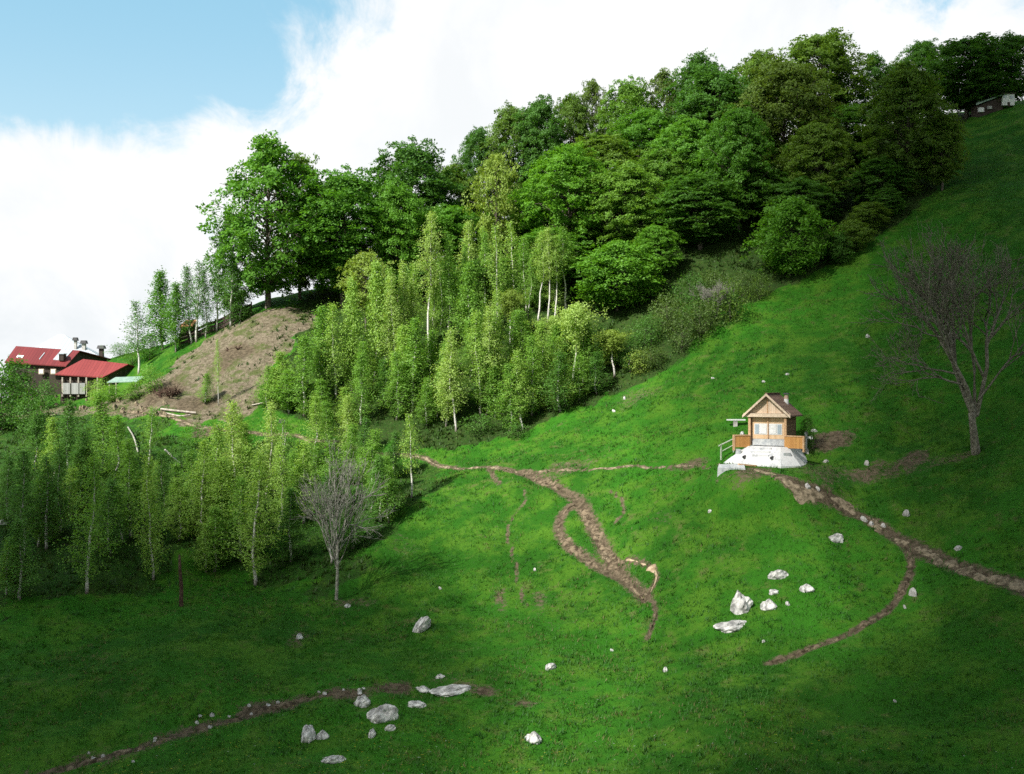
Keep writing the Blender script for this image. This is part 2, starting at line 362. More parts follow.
M['path'] = rough_mat('trodden_earth', (.08, .064, .04), (.27, .216, .145), 3.2, .95, .7, .1)
M['mud'] = rough_mat('churned_mud', (.042, .031, .019), (.175, .135, .088), 3.2, .95, .9, .1, .38, .62)
M['tan'] = rough_mat('pale_clay', (.24, .17, .105), (.4, .31, .21), 2.2, .95, .6, .1)
M['rock'] = rough_mat('limestone', (.2, .196, .185), (.62, .605, .57), 1.6, .9, .9, .15, .34, .6)
M['stone'] = rough_mat('pale_stone', (.3, .28, .26), (.5, .48, .45), 3.5, .9, .6, .15)
M['bark'] = rough_mat('grey_bark', (.055, .045, .036), (.17, .145, .12), 5, .9, .7, .1)
M['pale_bark'] = rough_mat('pale_grey_bark', (.16, .155, .125), (.34, .33, .275), 5, .9, .6, .1)
M['old_bark'] = rough_mat('lichen_grey_bark', (.095, .085, .062), (.235, .212, .165), 5, .9, .7, .1)
M['dead'] = rough_mat('dead_wood', (.05, .03, .022), (.12, .075, .055), 6, .9, .6, .1)
M['log'] = rough_mat('bleached_wood', (.24, .2, .16), (.46, .41, .35), 5, .85, .5, .1)
def birch_bark():
    m, t = mat('birch_bark'); v = t.n('ShaderNodeTexCoord').outputs['Object']
    mp = t.n('ShaderNodeMapping'); t.link(v, mp.inputs[0]); mp.inputs['Scale'].default_value = (3, 3, 9)
    n = t.noise(mp.outputs[0], 1.2, 5, .7); s = t.n('ShaderNodeSeparateXYZ', i_0=v)
    c = t.mix(t.ramp(n, .5, .66), (.58, .56, .51), (.12, .1, .085))
    c = t.mix(t.ramp(s.outputs[2], .9, -.1), c, (.1, .08, .065))
    finish(t, c, .8, n, .3, spec=.2); return m
M['birch'] = birch_bark()
# foliage tones (two limits each)
M['f_mid'] = foliage('beech_leaves', (.055, .165, .013), (.13, .31, .026))
M['f_dark'] = foliage('dark_leaves', (.042, .125, .014), (.095, .23, .026))
M['f_light'] = foliage('young_leaves', (.08, .19, .02), (.17, .32, .036))
M['f_bright'] = foliage('bright_leaves', (.07, .2, .012), (.15, .34, .026))
M['f_yellow'] = foliage('yellow_green_leaves', (.16, .25, .035), (.28, .38, .065))
M['f_olive'] = foliage('olive_leaves', (.075, .15, .017), (.16, .27, .032))
M['f_brown'] = foliage('budding_leaves', (.08, .135, .02), (.15, .23, .036))
M['f_birch'] = foliage('birch_leaves', (0.201, 0.352, 0.055), (0.348, 0.528, 0.105), .5)
M['f_birch_pale'] = foliage('pale_birch_leaves', (0.263, 0.396, 0.083), (0.422, 0.572, 0.154), .5)
M['f_birch_green'] = foliage('green_birch_leaves', (0.127, 0.286, 0.033), (0.231, 0.418, 0.066), .5)
M['f_birch_deep'] = foliage('deep_birch_leaves', (0.060, 0.171, 0.022), (0.120, 0.264, 0.044), .4)
M['f_shrub'] = foliage('scrub_leaves', (.065, .13, .024), (.14, .22, .045))
M['grass'] = foliage('grass_blades', (.018, .095, .005), (.05, .165, .01), .3)
M['weed'] = foliage('weed_leaves', (.018, .085, .008), (.04, .13, .014), .3)
M['dry'] = foliage('dry_blades', (.1, .12, .03), (.2, .19, .07), .3)
M['under'] = foliage('woodland_herbs', (.022, .06, .01), (.06, .105, .022), .3)

# ------------------------------------------------------------------ ground sheet and paths
ny, nx = MX.shape
idx = np.arange(ny * nx).reshape(ny, nx)
quads = np.stack([idx[:-1, :-1], idx[:-1, 1:], idx[1:, 1:], idx[1:, :-1]], -1).reshape(-1, 4)
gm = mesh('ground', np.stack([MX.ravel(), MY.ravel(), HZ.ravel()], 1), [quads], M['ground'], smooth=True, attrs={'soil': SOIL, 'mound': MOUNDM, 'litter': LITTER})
go = bpy.data.objects.new('ground', gm); C.objects.link(go); tag(go, kind='structure')

def path_strip(L, hw, name, m, seed):
    L = smooth_line(L[::4], .1)
    n = len(L); T = np.gradient(L, axis=0); T /= np.linalg.norm(T, axis=1)[:, None]; N = np.stack([-T[:, 1], T[:, 0]], 1)
    s = np.arange(n) * .1; k = 11; offs = np.linspace(-1.25, 1.25, k)
    wl = hw * (.7 + .95 * fbm(s / 1.3, s * 0 + seed, seed, 4)); wr = hw * (.7 + .95 * fbm(s / 1.3, s * 0 + seed + 9, seed + 50, 4))
    end = np.minimum(1, np.minimum(np.arange(n), np.arange(n)[::-1]) / 30.0 + .1)
    V = []
    for o in offs:
        ww = (wl if o < 0 else wr) * end
        q = L + N * (o * ww)[:, None]
        z = H(q[:, 0], q[:, 1]) + .03 - .09 * abs(o) ** 2 + .2 * fbm(q[:, 0] * 1.7, q[:, 1] * 1.7, seed, 3)
        V.append(np.column_stack([q, z]))
    V = np.stack(V, 1).reshape(-1, 3); i = np.arange(n - 1)[:, None] * k; j = np.arange(k - 1)[None]
    Q = np.stack([i + j, i + k + j, i + k + j + 1, i + j + 1], -1).reshape(-1, 4)
    o = bpy.data.objects.new(name, mesh(name, V, [Q], m, smooth=True)); C.objects.link(o); tag(o, kind='structure')
for i, (k, v) in enumerate(PATHS.items()):
    if k in 'EGK': continue                        # faint trods: only worn turf
    path_strip(LINES[k], v[1], v[3], M['tan'] if k in ('B3',) else M['path'] if v[3] == 'footpath' else M['mud'], 20 + i * 3)

# ------------------------------------------------------------------ grass, flowers and woodland herbs: nobody could count them
def blades(n_try, box, keep, per, length, width, lean, seed):
    r = np.random.default_rng(seed)
    x = r.uniform(box[0], box[1], n_try); y = r.uniform(box[2], box[3], n_try)
    ok = (np.abs(x) < y * .52 + 4); x, y = x[ok], y[ok]; ok = keep(x, y, r); x, y = x[ok], y[ok]
    n = len(x) * per; bx = np.repeat(x, per) + r.normal(0, .07, n); by = np.repeat(y, per) + r.normal(0, .07, n)
    bz = H(bx, by) - .02; a = r.uniform(0, 2 * np.pi, n); Ls = length * r.uniform(.5, 1.3, n) ; ln = lean * r.uniform(.3, 1.2, n) * Ls
    dx, dy = np.cos(a), np.sin(a); ww = width * r.uniform(.6, 1.3, n)
    p0 = np.stack([bx - dy * ww, by + dx * ww, bz], 1); p1 = np.stack([bx + dy * ww, by - dx * ww, bz], 1)
    p2 = np.stack([bx + dx * ln, by + dy * ln, bz + Ls], 1)
    return np.stack([p0, p1, p2], 1).reshape(-1, 3), n
def keep_turf(x, y, r):
    s, mo, li = masks(x, y); dens = np.clip(1.15 - s * 1.05 - mo * .88 - li * .75, 0, 1) * np.clip(1.35 - y / 130, .35, 1) * np.clip(.75 + 1.1 * fbm(x / 1.7, y / 1.7, 91, 3), .15, 1)
    return r.uniform(0, 1, len(x)) < dens
print('grass')
V, n = blades(330000, (-60, 66, 38, 122), keep_turf, 3, .17, .022, .9, 3)
o = bpy.data.objects.new('grass', mesh('grass', V, [np.arange(n * 3).reshape(-1, 3)], M['grass'])); C.objects.link(o); tag(o, kind='stuff')
def keep_herb(x, y, r):
    s, mo, li = masks(x, y); return r.uniform(0, 1, len(x)) < np.clip(li * .8 + mo * .2 - s, 0, 1) * np.clip(.5 + 1.8 * fbm(x / 3, y / 3, 41, 3), 0, 1)
V, n = blades(80000, (-62, 64, 60, 128), keep_herb, 5, .34, .07, 1.2, 4)
o = bpy.data.objects.new('undergrowth', mesh('undergrowth', V, [np.arange(n * 3).reshape(-1, 3)], M['under'])); C.objects.link(o); tag(o, kind='stuff')
def flowers(name, colr, n_try, seed, size):
    m = rough_mat(name + '_petals', colr, tuple(min(1, c * 1.2) for c in colr), 20, .7)
    r = np.random.default_rng(seed); x = r.uniform(-45, 50, n_try); y = r.uniform(40, 90, n_try)
    ok = (np.abs(x) < y * .5 + 2) & keep_turf(x, y, r) & (fbm(x / 6, y / 6, seed, 3) > .05) & (masks(x, y)[2] < .3); x, y = x[ok], y[ok]; n = len(x)
    z = H(x, y) + r.uniform(.14, .24, n); sz = size * r.uniform(.6, 1.3, n); V = []
    for dx, dy, dz in ((-1, 0, 0), (0, -1, .3), (1, 0, 0), (0, 1, -.2)): V.append(np.stack([x + dx * sz, y + dy * sz, z + dz * sz], 1))
    V = np.stack(V, 1).reshape(-1, 3); o = bpy.data.objects.new(name, mesh(name, V, [np.arange(n * 4).reshape(-1, 4)], m)); C.objects.link(o); tag(o, kind='stuff')
V, n = blades(17000, (-55, 60, 38, 110), lambda x, y, r: keep_turf(x, y, r) & (fbm(x / 5, y / 5, 63, 3) > .06), 7, .24, .03, 1.3, 8)
o = bpy.data.objects.new('weeds', mesh('weeds', V, [np.arange(n * 3).reshape(-1, 3)], M['weed'])); C.objects.link(o); tag(o, kind='stuff')
V, n = blades(30000, (-55, 60, 38, 110), lambda x, y, r: keep_turf(x, y, r) & (fbm(x / 4, y / 4, 163, 3) > .1), 5, .18, .02, 1.2, 9)
o = bpy.data.objects.new('dry_grass', mesh('dry_grass', V, [np.arange(n * 3).reshape(-1, 3)], M['dry'])); C.objects.link(o); tag(o, kind='stuff')
flowers('yellow_wildflowers', (.62, .5, .03), 20000, 15, .042)
flowers('white_wildflowers', (.75, .75, .7), 2600, 27, .04)

# ------------------------------------------------------------------ trees
def leaf_quads(P, Nrm, size, r, aspect=.62):
    """one small folded-free leaf face per point, facing roughly Nrm"""
    n = len(P); Nn = Nrm / (np.linalg.norm(Nrm, axis=1)[:, None] + 1e-9)
    A = np.cross(Nn, r.normal(0, 1, (n, 3))); A /= np.linalg.norm(A, axis=1)[:, None] + 1e-9; B = np.cross(Nn, A)
    s = (size * r.uniform(.65, 1.35, n))[:, None]; a = A * s; b = B * s * aspect
    V = np.stack([P - a, P - b * .9 + a * .1, P + a, P + b * .9 + a * .1], 1).reshape(-1, 3)
    return V, np.arange(n * 4).reshape(-1, 4)
def limb(p0, p1, droop, r, n=5, wob=.04):
    t = np.linspace(0, 1, n)[:, None]; L = np.linalg.norm(p1 - p0)
    p = p0 + (p1 - p0) * t; p[:, 2:] += droop * L * (np.sin(t * np.pi)); p[1:-1] += r.normal(0, wob * L, (n - 2, 3)); return p
def beech_meshes(seed, Hh=15., R=5., base=.14, tips=96, sprays=8, leaves=64, lsize=.147, wide=.42, flat=.26, spread=1.2, power=.62, inner=.25):
    """trunk with limbs, and a crown of flattened leaf sprays that leave gaps between them"""
    r = np.random.default_rng(seed); tr = MB()
    tz = np.linspace(-.8, Hh * .9, 9); bend = np.cumsum(r.normal(0, .012 * Hh, (9, 2)), 0) * np.linspace(0, 1, 9)[:, None]
    tp = np.column_stack([bend, tz]); tr.tube(tp, np.linspace(.3, .05, 9) * Hh / 15, 8)
    lob = [(r.uniform(0, 6.28), r.uniform(.2, .95), r.uniform(-.25, .38)) for _ in range(10)]
    P, N = [], []
    for i in range(tips):
        h = base + (1 - base) * ((i + .5) / tips) ** .9; a = i * 2.39996 + r.normal(0, .25)
        u = (h - base) / (1 - base)
        prof = (u / wide) ** .55 if u < wide else max(0., 1 - ((u - wide) / (1 - wide)) ** 2.1) ** power
        rad = R * max(.1, prof) * r.uniform(.78, 1.08)
        for la, lh, lw in lob:
            rad *= 1 + lw * math.exp(-((math.remainder(a - la, 6.2832)) / .6) ** 2 - ((h - lh) / .16) ** 2)
        z = h * Hh; tip = np.array([math.cos(a) * rad, math.sin(a) * rad, z]) 
        zb = max(.1 * Hh, z - rad * r.uniform(.35, .8)); k = np.interp(zb, tz, np.arange(9)); b0 = np.array([np.interp(k, np.arange(9), tp[:, c]) for c in range(3)])
        tip[:2] += b0[:2] * .5
        lp = limb(b0, tip, .08, r); tr.tube(lp, np.linspace(.075, .018, 5) * Hh / 15, 4)
        outw = np.array([math.cos(a), math.sin(a), 0])
        for s in range(sprays):
            q = 1 - abs(r.normal(0, inner)); q = max(.25, q)
            kk = q * 4; c = np.array([np.interp(kk, np.arange(5), lp[:, d]) for d in range(3)]) + r.normal(0, 1, 3) * np.array([spread, spread, spread * .5]) * (.45 + .3 * (q > .8))
            rad_s = r.uniform(.5, .95); nn = leaves + int(r.integers(-6, 6)); th = r.uniform(0, 6.28, nn); rr = rad_s * np.sqrt(r.uniform(0, 1, nn))
            tilt = outw * .45 + np.array([0, 0, 1.]) + r.normal(0, .25, 3); tilt /= np.linalg.norm(tilt)
            A = np.cross(tilt, [.3, .2, 1]); A /= np.linalg.norm(A); B = np.cross(tilt, A)
            pp = c + np.cos(th)[:, None] * rr[:, None] * A + np.sin(th)[:, None] * rr[:, None] * B + tilt * (r.normal(0, flat * .5, nn) - .18 * rr ** 2)[:, None]
            P.append(pp); N.append(tilt + r.normal(0, .5, (nn, 3)))
    V, Q = leaf_quads(np.vstack(P), np.vstack(N), lsize, r)
    return tr.mesh('trunk', M['bark'], True), mesh('crown', V, [Q], M['f_mid']), Hh, R
def birch_meshes(seed, Hh=10., R=1.7, base=.1, nb=105, per=52, lsize=.072, droop=.6, trunk_r=.1, kink=0., wide=.2, jit=.17, top=.0, white=True):
    """thin pale trunk seen through a lacy crown of hanging strands"""
    r = np.random.default_rng(seed); tr = MB(); n = 12
    tz = np.linspace(-.5, Hh * .985, n); bend = np.cumsum(r.normal(0, .0075 * Hh, (n, 2)), 0)
    bend += kink * np.exp(-np.maximum(tz, 0) / 1.6)[:, None] * np.array([[1, .3]]) - kink * np.array([[1, .3]]); bend -= np.interp(0, tz, np.arange(n)) * 0
    bend -= bend[0]
    tp = np.column_stack([bend, tz]); tr.tube(tp, np.linspace(1.15, .14, n) * trunk_r, 6)
    P, N = [], []
    for i in range(nb):
        u = (i + r.uniform(0, 1)) / nb; h = base + (1 - top - base) * u; a = i * 2.39996 + r.normal(0, .3)
        prof = (u / wide) ** .6 if u < wide else (1 - (u - wide) / (1 - wide)) ** 1.12
        rad = R * (.05 + .95 * prof) * r.uniform(.4, 1.3); z = h * Hh
        b0 = np.array([np.interp(z, tz, tp[:, c]) for c in range(3)])
        rise = rad * r.uniform(.1, .75)
        tip = b0 + np.array([math.cos(a) * rad, math.sin(a) * rad, rise])
        lz = .5 + .5 * min(1, rad); lp = limb(b0, tip, .06, r, 5)
        tr.cur = 1; tr.tube(lp, np.linspace(.02, .007, 5) * Hh / 10, 3); tr.cur = 0
        m = max(6, int(per * .62 * (.5 + .5 * prof))); q = r.uniform(.15, 1.12, m); tl = np.stack([np.interp(np.minimum(q, 1) * 4, np.arange(5), lp[:, d]) for d in range(3)], 1) + (np.maximum(q, 1) - 1)[:, None] * (tip - b0)
        P.append(tl + r.normal(0, 1, (m, 3)) * jit * np.array([1.25, 1.25, 1.5])); N.append(np.array([math.cos(a) * .5, math.sin(a) * .5, .8]) + r.normal(0, .6, (m, 3)))
        for st in range(2):                                   # strands hanging from the branch
            q = r.uniform(.35, 1); c = np.array([np.interp(q * 4, np.arange(5), lp[:, d]) for d in range(3)])
            m = max(5, int(per / 3.6 * (.55 + .45 * prof))); L = droop * r.uniform(.35, 1.3) * (.4 + .6 * prof)
            t = r.uniform(-.25, 1, m); pp = c + np.column_stack([r.normal(0, jit, m) + math.cos(a) * .15 * t, r.normal(0, jit, m) + math.sin(a) * .15 * t, -L * t + r.normal(0, jit * .6, m)])
            P.append(pp); N.append(np.array([math.cos(a) * .6, math.sin(a) * .6, .7]) + r.normal(0, .6, (m, 3)))
    V, Q = leaf_quads(np.vstack(P), np.vstack(N), lsize, r, .7)
    return tr.mesh('trunk', [M['birch'] if white else M['bark'], M['bark']], True), mesh('crown', V, [Q], M['f_birch']), Hh, R
def bare_meshes(seed, stems, levels=5, k0=.16, mat_='bark', up=.25, ratio=.72, fan=.55, kids=(3, 5), minr=.009):
    """leafless tree: forks again and again down to fine twigs"""
    r = np.random.default_rng(seed); big = MB(); tw = MB()
    def grow(p, d, L, rad, lev):
        n = 4; pts = [p]; dd = d.copy()
        for _ in range(n - 1):
            dd = dd + r.normal(0, .03 if lev == 0 and rad > .1 else .14, 3) + np.array([0, 0, up * .16]); dd /= np.linalg.norm(dd); pts.append(pts[-1] + dd * L / (n - 1))
        (big if lev >= max(1, levels - 2) or rad > .1 else tw).tube(pts, np.linspace(rad, rad * .62, n), 8 if rad > .1 else 3)
        if lev == 0: return
        for c in range(int(r.integers(kids[0], kids[1] + 1))):
            q = r.uniform(.45, 1) if c else 1.0; pos = pts[0] * 0 + np.array([np.interp(q * (n - 1), np.arange(n), np.array(pts)[:, j]) for j in range(3)])
            nd = dd + r.normal(0, fan, 3) + np.array([0, 0, up * .4]); nd /= np.linalg.norm(nd)
            grow(pos, nd, L * ratio * r.uniform(.75, 1.15), max(minr, rad * .58), lev - 1)
    for p, d, L, rad, lev in stems: grow(np.array(p, float), np.array(d, float) / np.linalg.norm(d), L, rad, lev)
    return big.mesh('trunk', M[mat_], True), tw.mesh('crown', M[mat_], True)

print('tree prototypes')
BE = [beech_meshes(1), beech_meshes(2, R=4.6, wide=.5, tips=104), beech_meshes(3, R=5.4, wide=.36), beech_meshes(4, R=4.2, wide=.45, base=.1),
      beech_meshes(5, R=5.2, tips=92, sprays=6, base=.1, wide=.36, leaves=40, spread=1.1, lsize=.16),          # airy
      beech_meshes(6, Hh=8., R=3.6, base=.06, tips=84, sprays=7, leaves=34, lsize=.14, spread=.75, wide=.38),   # small and dense
      beech_meshes(7, Hh=9., R=3.4, base=.3, tips=56, sprays=5, leaves=30, lsize=.14, spread=.7, wide=.5, flat=.15)]  # layered, spindly
BI = [birch_meshes(11), birch_meshes(12, R=1.9, wide=.24, kink=.5), birch_meshes(13, R=1.5, base=.1, kink=.35), birch_meshes(14, R=1.8, base=.2, kink=-.4), birch_meshes(15, R=1.45, base=.05, wide=.2),
      birch_meshes(16, R=1.7, base=.04, nb=120, per=56),
      birch_meshes(17, Hh=14, R=1.9, base=.45, nb=70, per=80, trunk_r=.12, wide=.4),              # tall, long bare trunk
      birch_meshes(18, Hh=7, R=1.9, base=.55, nb=48, per=130, droop=1.7, wide=.6, kink=.5, jit=.14, lsize=.08),    # weeping
      birch_meshes(19, Hh=9, R=1.8, base=.1, nb=115, per=66, droop=.6, jit=.2, wide=.24, lsize=.085),     # dense column
      birch_meshes(20, Hh=9, R=1.6, base=.3, nb=50, per=42, droop=.45, white=True, lsize=.08)]         # thin and airy
SH = [beech_meshes(31, Hh=2.6, R=1.7, base=.02, tips=34, sprays=4, leaves=18, lsize=.09, spread=.45, wide=.4), beech_meshes(32, Hh=2.6, R=1.9, base=.02, tips=30, sprays=4, leaves=16, lsize=.085, spread=.5, wide=.5),
      beech_meshes(33, Hh=4., R=1.5, base=.03, tips=44, sprays=4, leaves=18, lsize=.1, spread=.4, wide=.35)]
def plant(kind, proto, loc, height, half, tone, label, cat='tree', group=None, rz=None, parts=('trunk', 'crown')):
    tm, cm, hh, rr = proto
    o = thing(kind, label, cat, loc, random.uniform(0, 6.28) if rz is None else rz, group)
    sx = half / rr; o.scale = (sx, sx, height / hh)
    for nm, me in ((parts[0], tm), (parts[1], cm)):
        c = bpy.data.objects.new(nm, me); C.objects.link(c); c.parent = o
        if nm == parts[1] and tone:
            c.material_slots[0].link = 'OBJECT'; c.material_slots[0].material = M[tone]
    return o
random.seed(5)
def at_depth(px, d):
    x = (px - 512) / F * d; return np.array([x, d, float(H(x, d))])
def beech(px, d, top, hw, v, tone, label, group='broadleaf trees of the hillside wood', kind='beech_tree'):
    p = at_depth(px, d); h = (387 - top) / F * d - p[2]
    return plant(kind, BE[v], p, max(3., h), hw / F * d, tone, label, group=group)
def birch(px, py, top, hw, v, tone, label, group, kind='birch_tree'):
    p = hit(px, py); h = (py - top) / F * p[1]
    return plant(kind, BI[v], p, h, hw * 1.32 / F * p[1], tone, label, group=group)
# ------------------------------------------------------------------ the wood on the hillside: (px, depth, top px, half width px, form, tone, label)
BEECHES = [
 (268,119,141,58,4,'f_mid','tall airy tree with sky showing through, alone on top of the bare earth mound'),
 (232,121,215,26,4,'f_mid','low leaning side tree under the tall airy tree at the edge of the mound'),
 (300,122,158,34,4,'f_olive','olive tree tucked between the tall airy mound tree and its round green neighbour'),
 (343,120,178,48,1,'f_mid','broad round beech on the mound, bright down one flank and deep green inside'),
 (399,119,188,27,1,'f_bright','smaller fresh green tree with a pointed dome beside the broad round beech'),
 (411,130,150,43,1,'f_dark','dark smooth-domed tree on the skyline behind the broad round beech'),
 (366,112,254,25,6,'f_yellow','small yellow tree with flat layered branches below the broad round beech'),
 (452,136,168,26,0,'f_olive','olive tree on the skyline next to the dark smooth dome'),
 (497,117,157,27,6,'f_yellow','pale yellow-green tree with forked grey trunk in the middle of the wood'),
 (478,138,132,22,0,'f_dark','dark narrow skyline tree above the pale yellow-green forked tree'),
 (512,138,110,28,0,'f_olive','thin topped olive tree on the skyline over the pale yellow tree'),
 (538,136,102,24,1,'f_dark','vivid dark green skyline tree just before the wood climbs steeply'),
 (455,122,208,30,1,'f_mid','mid green tree rising behind the tallest birch of the upper grove'),
 (570,117,150,42,0,'f_bright','big fresh green beech standing out in the middle of the wood'),
 (617,106,244,42,5,'f_bright','dense low dome of glowing green at the foot of the wood above the birches'),
 (624,115,166,42,2,'f_light','light green beech with spread branches above the dense low dome'),
 (656,109,226,24,2,'f_bright','bright flank tree where the wood meets the brown scrub'),
 (592,142,82,20,4,'f_brown','thin brown twiggy treetop poking up against the white clouds'),
 (572,141,98,22,0,'f_olive','olive rounded treetop before the thin brown twiggy top'),
 (628,139,86,28,1,'f_light','light green domed treetop high in the wood behind the spread beech'),
 (645,131,112,36,0,'f_mid','full mid green beech halfway up the wood under the light domed top'),
 (690,122,120,38,2,'f_mid','tall layered beech with dark hollows, above the brown scrub'),
 (664,141,72,24,4,'f_brown','brownish budding tree on the skyline before the wood steps up'),
 (700,140,58,30,0,'f_dark','dark loose-topped skyline tree at the step in the treeline'),
 (718,126,74,40,1,'f_dark','deep green smooth dome on the shoulder of the wood'),
 (738,115,110,35,2,'f_mid','tree with bright upswept top and shaded foot behind the scrub'),
 (700,112,176,40,3,'f_dark','shaded skirted beech at the dark foot of the wood over the scrub'),
 (782,123,66,46,0,'f_brown','big brown-tinted beech full of new leaf, high in the wood'),
 (818,136,37,42,1,'f_olive','highest broad crown of the wood, dark against the bluish gap in the sky'),
 (762,134,56,34,0,'f_olive','olive crown rising behind the big brown-tinted beech'),
 (818,115,124,36,2,'f_olive','olive layered tree under the highest broad crown'),
 (852,126,150,30,2,'f_dark','dark recessed tree in the gap beside the large olive dome'),
 (907,113,72,46,2,'f_olive','large free-standing olive dome at the upper edge of the grass'),
 (942,111,118,24,2,'f_olive','low olive side crown spilling from the large olive dome to the grass'),
 (874,138,56,24,4,'f_dark','dark open-topped tree in the notch of the skyline'),
 (922,141,44,26,0,'f_dark','dark pointed skyline tree above the large olive dome'),
 (966,133,40,38,1,'f_dark','big dark tree looming behind the white-walled cabin'),
 (1010,134,38,34,0,'f_dark','dark tree with bluish tone at the top corner above the cabin'),
 (985,131,70,22,3,'f_dark','small dark tree right behind the cabin roof'),
 (897,140,66,22,1,'f_olive','narrow olive treetop between the skyline notch and the large dome'),
 (790,104,200,37,5,'f_bright','small bright bushy tree alone at the edge of the meadow below the wood'),
 (560,127,182,38,0,'f_dark','dark filler beech deep behind the big fresh green beech'),
 (520,123,192,32,0,'f_mid','mid green beech in the shade beside the pale yellow-green forked tree'),
 (607,128,138,36,3,'f_olive','olive green tree between the big fresh beech and the light domed top'),
 (762,116,170,38,2,'f_dark','deep shaded tree behind the small bright meadow-edge tree'),
 (735,129,92,36,0,'f_olive','rounded olive tree between the deep green dome and the brown-tinted beech'),
 (848,130,108,34,0,'f_dark','dark tree low in the notch under the open-topped skyline tree'),
 (322,127,188,30,0,'f_dark','dark tree behind the shoulder of the broad round beech on the mound'),
 (437,116,262,30,3,'f_dark','shadowy low tree behind the crowded upper birches'),
 (545,113,230,34,3,'f_mid','low mid green tree behind the row of tall bare-trunked birches'),
 (588,110,262,28,3,'f_dark','low dark tree squeezed beside the dense glowing dome'),
 (480,113,262,28,3,'f_dark','low dark tree behind the pale yellow weeping birch'),
 (660,121,150,30,0,'f_light','light green tree between the spread beech and the tall layered beech'),
 (800,112,180,34,2,'f_dark','shaded beech directly above the small bright meadow-edge tree'),
 (880,112,160,28,3,'f_dark','dark leafy skirt in the hollow before the saplings'),
]
for a in BEECHES: beech(*a)
SAPS = [(868,107,204,17,3,'f_olive','slim olive sapling among the thicket below the large dome'),(851,105,224,20,5,'f_olive','rounded olive thicket bush beside the slim sapling'),
 (890,108,196,14,3,'f_dark','dark slim sapling at the upper end of the thicket'),(838,104,238,15,5,'f_dark','dark low bush between the bright meadow-edge tree and the thicket'),(905,112,208,16,5,'f_olive','small bush at the grass edge under the large olive dome')]
for a in SAPS: beech(*a, group='saplings at the edge of the wood', kind='sapling')

